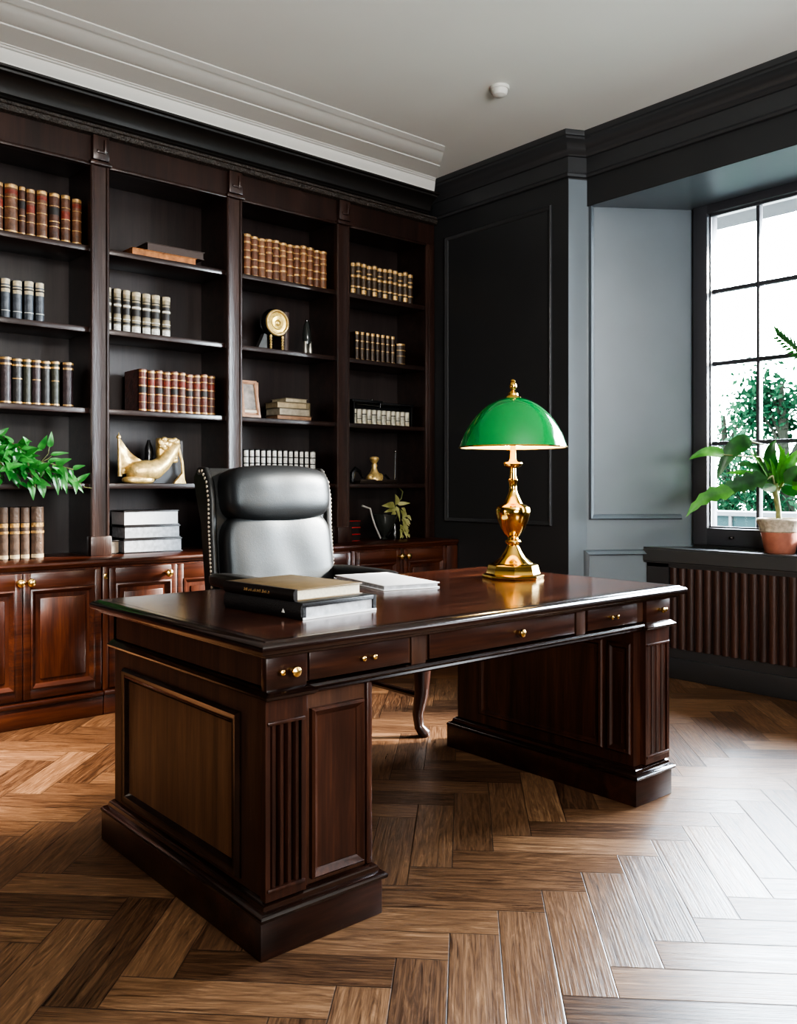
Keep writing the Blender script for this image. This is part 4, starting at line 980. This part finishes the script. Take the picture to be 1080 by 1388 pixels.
# trailing plant on the low shelf of the leftmost bay
z = SHZ[3]
tp_ = thing('trailing_plant', 'leafy green trailing plant spilling over the low shelf of the leftmost bay', 'plant', (1.20, 4.72, z))
child('pot', MB().lathe([(0.055, 0), (0.062, 0.01), (0.078, 0.10), (0.088, 0.105), (0.088, 0.125), (0.076, 0.125), (0.074, 0.105), (0.0001, 0.10)], (1.20, 4.72, z), 'z', 24), TERRA, tp_)
stems = MB(); lv = MB(); rr = random.Random(21)
branches = [[(1.20, 4.72, z+0.1), (1.26, 4.64, z+0.19), (1.36, 4.56, z+0.18), (1.46, 4.52, z+0.10), (1.58, 4.50, z+0.06), (1.70, 4.49, z-0.005)],
            [(1.20, 4.72, z+0.1), (1.28, 4.62, z+0.21), (1.38, 4.54, z+0.17), (1.44, 4.50, z+0.10), (1.47, 4.48, z-0.02)],
            [(1.20, 4.72, z+0.1), (1.30, 4.60, z+0.15), (1.42, 4.52, z+0.11), (1.55, 4.50, z+0.10), (1.66, 4.48, z+0.07)],
            [(1.20, 4.72, z+0.1), (1.25, 4.62, z+0.24), (1.33, 4.56, z+0.23), (1.42, 4.52, z+0.17)],
            [(1.20, 4.72, z+0.1), (1.22, 4.60, z+0.18), (1.30, 4.52, z+0.12), (1.36, 4.49, z+0.04)],
            [(1.20, 4.72, z+0.1), (1.12, 4.62, z+0.22), (1.08, 4.55, z+0.15), (1.05, 4.50, z+0.05)]]
for br in branches:
    stems.tube(br, [0.006, 0.005, 0.0045, 0.004, 0.0035, 0.0025][:len(br)], 6)
    for s_ in range(len(br)-1):
        a, b = Vector(br[s_]), Vector(br[s_+1])
        if s_ == 0: continue
        for q in range(6):
            p = a.lerp(b, (q+rr.random())/6)
            side = 1 if q % 2 else -1
            dirv = Vector((rr.uniform(-0.3, 0.8), rr.uniform(-0.55, 0.15), rr.uniform(-1.0, 0.25)+0.35*side)).normalized()
            L = rr.uniform(0.06, 0.095)
            leaf_mesh(lv, p, p+dirv*L, L*rr.uniform(0.36, 0.46), (rr.uniform(-0.3, 0.3), -1, 0.6), 0.012, 7, 0.2)
for i in range(70):
    p = Vector((rr.gauss(1.38, 0.07), 4.52+rr.uniform(-0.05, 0.07), z+rr.gauss(0.11, 0.055)))
    dirv = Vector((rr.uniform(-0.6, 0.9), rr.uniform(-0.6, 0.0), rr.uniform(-1.0, 0.5))).normalized(); L = rr.uniform(0.055, 0.09)
    leaf_mesh(lv, p, p+dirv*L, L*rr.uniform(0.4, 0.5), (rr.uniform(-0.4, 0.4), -1, 0.6), 0.012, 7, 0.2)
for (b, t_, w) in [((1.545, 4.50, z+0.18), (1.552, 4.49, z+0.262), 0.032), ((1.55, 4.5, z+0.145), (1.64, 4.49, z+0.155), 0.022), ((1.54, 4.5, z+0.115), (1.62, 4.49, z+0.12), 0.022),
                   ((1.45, 4.5, z+0.02), (1.463, 4.49, z-0.085), 0.042), ((1.50, 4.5, z+0.0), (1.513, 4.49, z-0.075), 0.045), ((1.57, 4.5, z+0.05), (1.585, 4.49, z-0.06), 0.04), ((1.63, 4.5, z+0.05), (1.715, 4.49, z-0.05), 0.045), ((1.60, 4.5, z+0.05), (1.63, 4.49, z-0.055), 0.04)]:
    leaf_mesh(lv, b, t_, w, (0, -1, 0.4), 0.012, 7, 0.2)
stems.tube([(1.50, 4.51, z+0.10), (1.54, 4.50, z+0.15), (1.545, 4.50, z+0.19)], 0.002, 5).tube([(1.48, 4.51, z+0.09), (1.54, 4.50, z+0.125), (1.56, 4.5, z+0.145)], 0.002, 5).tube([(1.68, 4.49, z+0.02), (1.72, 4.49, z-0.02), (1.76, 4.49, z-0.025)], 0.002, 5)
child('stems', stems, STEM, tp_); child('leaves', lv, LEAF_IVY, tp_, angle=80)

# ------------------------------------------------------------------ potted plant on the sill
PXX, PYY, PZ = 4.855, 2.335, 0.785
pp_ = thing('potted_plant', 'potted plant with large split green leaves in a terracotta pot on the window sill', 'plant', (PXX, PYY, PZ))
child('pot', MB().lathe([(0.074, 0), (0.080, 0.006), (0.102, 0.125), (0.098, 0.135), (0.09, 0.14)], (PXX-0.02, PYY, PZ), 'z', 32), TERRA, pp_)
child('pot_rim', MB().lathe([(0.100, 0.118), (0.107, 0.125), (0.110, 0.150), (0.122, 0.172), (0.126, 0.186), (0.120, 0.196), (0.104, 0.196), (0.098, 0.175), (0.0001, 0.172)], (PXX-0.02, PYY, PZ), 'z', 32), STONE, pp_)
child('soil', MB().lathe([(0.097, 0.174), (0.06, 0.182), (0.0001, 0.186)], (PXX-0.02, PYY, PZ), 'z', 20, cap=False), SOIL, pp_)
RX, RY = Vector((0.758, -0.652, 0)), Vector((0.652, 0.758, 0))      # across and along the line of sight from the room
def pl_(px, py, d=0.0):
    """point of the plant from its spot in a front sketch (units: hundredths of the sketch) and depth"""
    q = Vector((PXX-0.02, PYY, 0)) + RX*((px-1060)*0.00416) + RY*d
    q.z = H + (657-py)*0.00416
    q.x = min(q.x, 4.925)
    return q
core = MB().tube([pl_(1059, 712), pl_(1058, 690, 0.0), pl_(1054, 668, 0.0), pl_(1053, 655, 0.0)], [0.016, 0.015, 0.017, 0.02], 10)
lvL, lvD = MB(), MB()
def big(path, w, mb_, d0=0.0, d1=-0.05, notch=0.0, up=(-0.5, -0.5, 0.7), n=10, fold=0.15, shape=0.7, peak=0.42):
    a, m_, b = path
    A_, M_, B_ = pl_(*a, d0), pl_(*m_, (d0+d1)/2), pl_(*b, d1)
    leaf_mesh(mb_, A_, B_, w, up, 0, n, fold, notch, mid=M_, shape=shape, peak=peak)
    return A_
def stalk(a, b, c, d=0.0): core.tube([pl_(*a, 0), pl_(*b, d*0.5), pl_(*c, d)], [0.007, 0.0055, 0.004], 6)
vertical_up = (-0.65, -0.76, 0.25)
stalk((1054, 660), (1030, 620), (978, 617), -0.06); big([(980, 617), (955, 606), (929, 624)], 0.062, lvL, -0.06, -0.10, up=vertical_up)
stalk((1054, 660), (1045, 605), (1018, 599), -0.03); big([(1020, 598), (985, 600), (970, 650)], 0.10, lvD, -0.03, -0.06, up=(-0.4, -0.7, 0.5))
stalk((1054, 662), (1045, 645), (1028, 652), -0.10); big([(1034, 648), (985, 655), (945, 678)], 0.115, lvD, -0.10, -0.16, notch=0.35, up=vertical_up, n=14)
big([(985, 667), (945, 662), (919, 699)], 0.095, lvL, -0.15, -0.18, notch=0.3, up=vertical_up, n=10)
stalk((1054, 660), (1050, 640), (1048, 632)); big([(1050, 642), (1035, 615), (1050, 597)], 0.085, lvD, -0.02, -0.05, up=vertical_up)
big([(1052, 655), (1062, 625), (1050, 603)], 0.06, lvL, -0.05, -0.08, up=vertical_up)
big([(1055, 655), (1070, 605), (1092, 612)], 0.06, lvL, -0.06, -0.12, up=vertical_up)
big([(1055, 655), (1080, 630), (1100, 640)], 0.10, lvD, -0.1, -0.2, up=vertical_up)
big([(1064, 652), (1078, 655), (1092, 668)], 0.105, lvL, -0.12, -0.2, up=vertical_up, shape=0.5)
big([(1050, 655), (1020, 620), (1000, 632)], 0.05, lvD, 0.02, 0.0, up=vertical_up)
big([(1050, 658), (1015, 635), (985, 642)], 0.045, lvL, 0.0, -0.02, up=vertical_up)
big([(1048, 655), (1035, 635), (1022, 607)], 0.05, lvD, -0.02, 0.0, up=vertical_up)
big([(1050, 660), (1030, 665), (1012, 650)], 0.05, lvD, -0.05, -0.1, up=vertical_up)
big([(1056, 660), (1075, 675), (1088, 655)], 0.06, lvD, -0.05, -0.15, up=vertical_up)
for (t_, w) in (((1012, 612), 0.03), ((1028, 618), 0.03), ((1066, 612), 0.035), ((1040, 622), 0.03), ((1074, 622), 0.03), ((1060, 608), 0.03)):
    big([(1054, 662), ((1054+t_[0])/2+3, (662+t_[1])/2-8), t_], w, lvL, 0, -0.06, up=vertical_up)
# tall frond arching up to the right
core.tube([pl_(1056, 668, 0), pl_(1085, 600, -0.12), pl_(1100, 540, -0.2), pl_(1086, 505, -0.2), pl_(1064, 484, -0.2), pl_(1034, 462, -0.2)], [0.008, 0.007, 0.006, 0.005, 0.004, 0.002], 6)
for i in range(14):
    t_ = i/13
    bx_, by_ = 1090-52*t_, 512-46*t_
    big([(bx_, by_), (bx_-4, by_-10), (bx_-4-6*t_, by_-32+14*t_)], 0.017, lvD, -0.2, -0.21, up=vertical_up, n=5)
    big([(bx_, by_), (bx_-6, by_+2), (bx_-15+5*t_, by_+7-5*t_)], 0.016, lvD, -0.2, -0.21, up=vertical_up, n=5)
child('stems', core, STEM, pp_); child('bright_leaves', lvL, LEAF_L, pp_, angle=80); child('dark_leaves', lvD, LEAF_D, pp_, angle=80)

# ------------------------------------------------------------------ ceiling detector
dt_ = thing('smoke_detector', 'small round off-white smoke detector on the ceiling', 'smoke detector', (3.483, 3.217, ZC))
child('base', MB().lathe([(0.052, ZC), (0.052, ZC-0.012), (0.049, ZC-0.016), (0.0001, ZC-0.016)], (3.483, 3.217, 0), 'z', 28), DETW, dt_)
child('dome', MB().lathe([(0.045, ZC-0.014), (0.045, ZC-0.026), (0.036, ZC-0.045), (0.020, ZC-0.052), (0.0001, ZC-0.054)], (3.483, 3.217, 0), 'z', 28), DETW, dt_)

# ------------------------------------------------------------------ outside
struct('ground_outside', MB().box(5.3, 60, -30, 50, -0.75, -0.7), LAWN, 'pale garden ground outside')
struct('trim_7', MB().box(5.15, 5.62, -2.4, 5.1, 2.93, 3.02), EAVE, 'eave over the window outside')
def tree(name, label, x, y, h, r, mat, seed, n=1500, low=-0.7, leaf=0.085, z0=0.3):
    t = thing(name, label, 'tree', (x, y, low), 'trees outside the window')
    q = random.Random(seed)
    br = MB().tube([(x, y, low), (x+0.05, y, low+(h-low)*0.5), (x, y+0.05, h-0.3)], [0.12, 0.08, 0.03], 8)
    lf_ = MB()
    for c in range(14):
        th, ph = q.random()*2*PI, q.random()
        cz = z0 + (h-0.25-z0)*q.random(); rr_ = r*(1-0.75*((cz-z0)/(h-z0))**1.5)*math.sqrt(q.random())
        cx_, cy_ = x+rr_*math.cos(th), y+rr_*math.sin(th)
        br.tube([(x, y, max(low+0.3, cz-0.5)), ((x+cx_)/2, (y+cy_)/2, cz-0.2), (cx_, cy_, cz)], [0.035, 0.02, 0.008], 5)
        s = r*0.42
        for i in range(n//14):
            p = Vector((cx_+q.gauss(0, s*0.5), cy_+q.gauss(0, s*0.5), min(h, cz+q.gauss(0, s*0.5))))
            a = Vector((q.uniform(-1, 1), q.uniform(-1, 1), q.uniform(-1, 1))).normalized(); b = a.cross(Vector((q.uniform(-1, 1), q.uniform(-1, 1), q.uniform(-1, 1)))).normalized()
            L = leaf*q.uniform(0.6, 1.3)
            v = [lf_.bm.verts.new(p + a*L*0.5), lf_.bm.verts.new(p + b*L*0.25), lf_.bm.verts.new(p - a*L*0.5), lf_.bm.verts.new(p - b*L*0.25)]
            lf_.bm.faces.new(v)
    child('trunk', br, BARK, t); child('crown', lf_, mat, t, smooth=False)
tree('garden_tree', 'pale green loose tree seen through the left panes', 11.2, 6.15, 2.42, 0.75, LEAF_T1, 1, 2600)
tree('garden_tree', 'taller darker green tree seen through the right panes, behind the frond', 9.75, 4.65, 2.62, 0.70, LEAF_T2, 2, 4200)
tree('garden_shrub', 'bushy pale shrub low behind the left panes outside', 14.0, 8.6, 1.3, 1.2, LEAF_T1, 3, 4000)
tree('garden_shrub', 'grey-green shrub low behind the plant pot outside', 14.3, 6.0, 1.35, 1.1, LEAF_T1, 4, 4000)
tree('garden_tree', 'broad green tree farthest right outside the window', 10.5, 2.2, 2.8, 1.1, LEAF_T2, 5, 3500)
gh = thing('cold_frame', 'low teal glazed garden frame with white bars outside, below the left panes', 'garden frame', (8.4, 4.9, -0.7))
child('glazing', MB().box(8.2, 8.6, 3.6, 5.6, -0.7, 0.86), TEAL, gh)
fr = MB().box(8.17, 8.63, 3.55, 5.65, 0.86, 0.90)
for i in range(8): fr.box(8.18, 8.2, 3.6+i*0.28, 3.63+i*0.28, -0.7, 0.87)
child('bars', fr, WHITEM, gh)

# ------------------------------------------------------------------ light
w = bpy.data.worlds.new('overcast_sky'); SC.world = w; w.use_nodes = True
nt = w.node_tree; bg = nt.nodes['Background']
tcw = nt.nodes.new('ShaderNodeTexCoord'); sp = nt.nodes.new('ShaderNodeSeparateXYZ'); rm = nt.nodes.new('ShaderNodeValToRGB')
nt.links.new(tcw.outputs['Generated'], sp.inputs[0]); nt.links.new(sp.outputs['Z'], rm.inputs['Fac'])
rm.color_ramp.elements[0].position = 0.0; rm.color_ramp.elements[0].color = (0.85, 0.94, 1.0, 1)
rm.color_ramp.elements[1].position = 0.7; rm.color_ramp.elements[1].color = (0.72, 0.86, 1.0, 1)
nt.links.new(rm.outputs['Color'], bg.inputs['Color']); bg.inputs['Strength'].default_value = 85.0
def portal(name, y, z, sy, sz):
    l = bpy.data.lights.new(name, 'AREA'); l.shape = 'RECTANGLE'; l.size = sz; l.size_y = sy; l.cycles.is_portal = True
    o = bpy.data.objects.new(name, l); COL.objects.link(o); o.location = (5.06, y, z); o.rotation_euler = (0, PI/2, 0)
portal('window_portal', YM, 1.86, 1.8, 2.0)
sd = bpy.data.lights.new('sun', 'SUN'); sd.energy = 26.0; sd.angle = math.radians(6); sd.color = (1.0, 0.90, 0.76)
so_ = bpy.data.objects.new('sun', sd); COL.objects.link(so_)
so_.rotation_euler = Vector((-1, 0.6, -0.5)).to_track_quat('-Z', 'Y').to_euler()

def area(name, loc, aim, sx, sy, e, col):
    l = bpy.data.lights.new(name, 'AREA'); l.shape = 'RECTANGLE'; l.size = sx; l.size_y = sy; l.energy = e; l.color = col
    o = bpy.data.objects.new(name, l); COL.objects.link(o); o.location = loc
    o.rotation_euler = (Vector(aim)-Vector(loc)).to_track_quat('-Z', 'Y').to_euler(); return o
area('front_fill', (0.9, -2.2, 1.9), (1.6, 4.5, 1.7), 2.4, 2.0, 8, (0.93, 0.97, 1.0))  # added fill behind the camera; the wall there has no window
area('side_fill', (4.22, -0.35, 1.95), (1.6, 3.6, 1.3), 0.9, 1.9, 32, (0.88, 0.95, 1.0))  # added fill in front of the solid right wall, not a window
area('ceiling_fill', (0.8, -1.6, 1.5), (1.4, 0.6, 3.3), 1.6, 1.0, 185, (0.97, 1.0, 0.985))  # unseen fill added to brighten the ceiling
shelf_l = area('shelf_fill', (1.7, -1.5, 2.9), (3.0, 4.7, 1.7), 1.2, 0.6, 17, (1.0, 0.95, 0.9)); shelf_l.data.spread = math.radians(70)  # unseen fill added to lift the bookcase
area('left_fill', (-1.95, 3.3, 1.35), (1.2, 2.6, 0.5), 0.8, 1.2, 16, (1.0, 0.88, 0.74))  # weak fill added for the desk's left side; no window in that wall
def spot(name, loc, aim, e, ang, col, r=0.15, blend=1.0):
    l = bpy.data.lights.new(name, 'SPOT'); l.energy = e; l.spot_size = math.radians(ang); l.spot_blend = blend; l.color = col; l.shadow_soft_size = r
    o = bpy.data.objects.new(name, l); COL.objects.link(o); o.location = loc
    o.rotation_euler = (Vector(aim)-Vector(loc)).to_track_quat('-Z', 'Y').to_euler(); return o
spot('floor_fill_spot', (0.3, 3.2, 3.2), (1.05, 4.0, 0.0), 1500, 38, (1.0, 0.87, 0.72))  # unseen spot added to brighten the floor and cabinets at back left
SC.view_settings.view_transform = 'AgX'
SC.view_settings.look = 'AgX - High Contrast'
SC.view_settings.exposure = 0.25
cy = SC.cycles
cy.max_bounces = 10; cy.diffuse_bounces = 6; cy.glossy_bounces = 5; cy.transparent_max_bounces = 10
cy.sample_clamp_indirect = 6.0; cy.caustics_reflective = False; cy.caustics_refractive = False
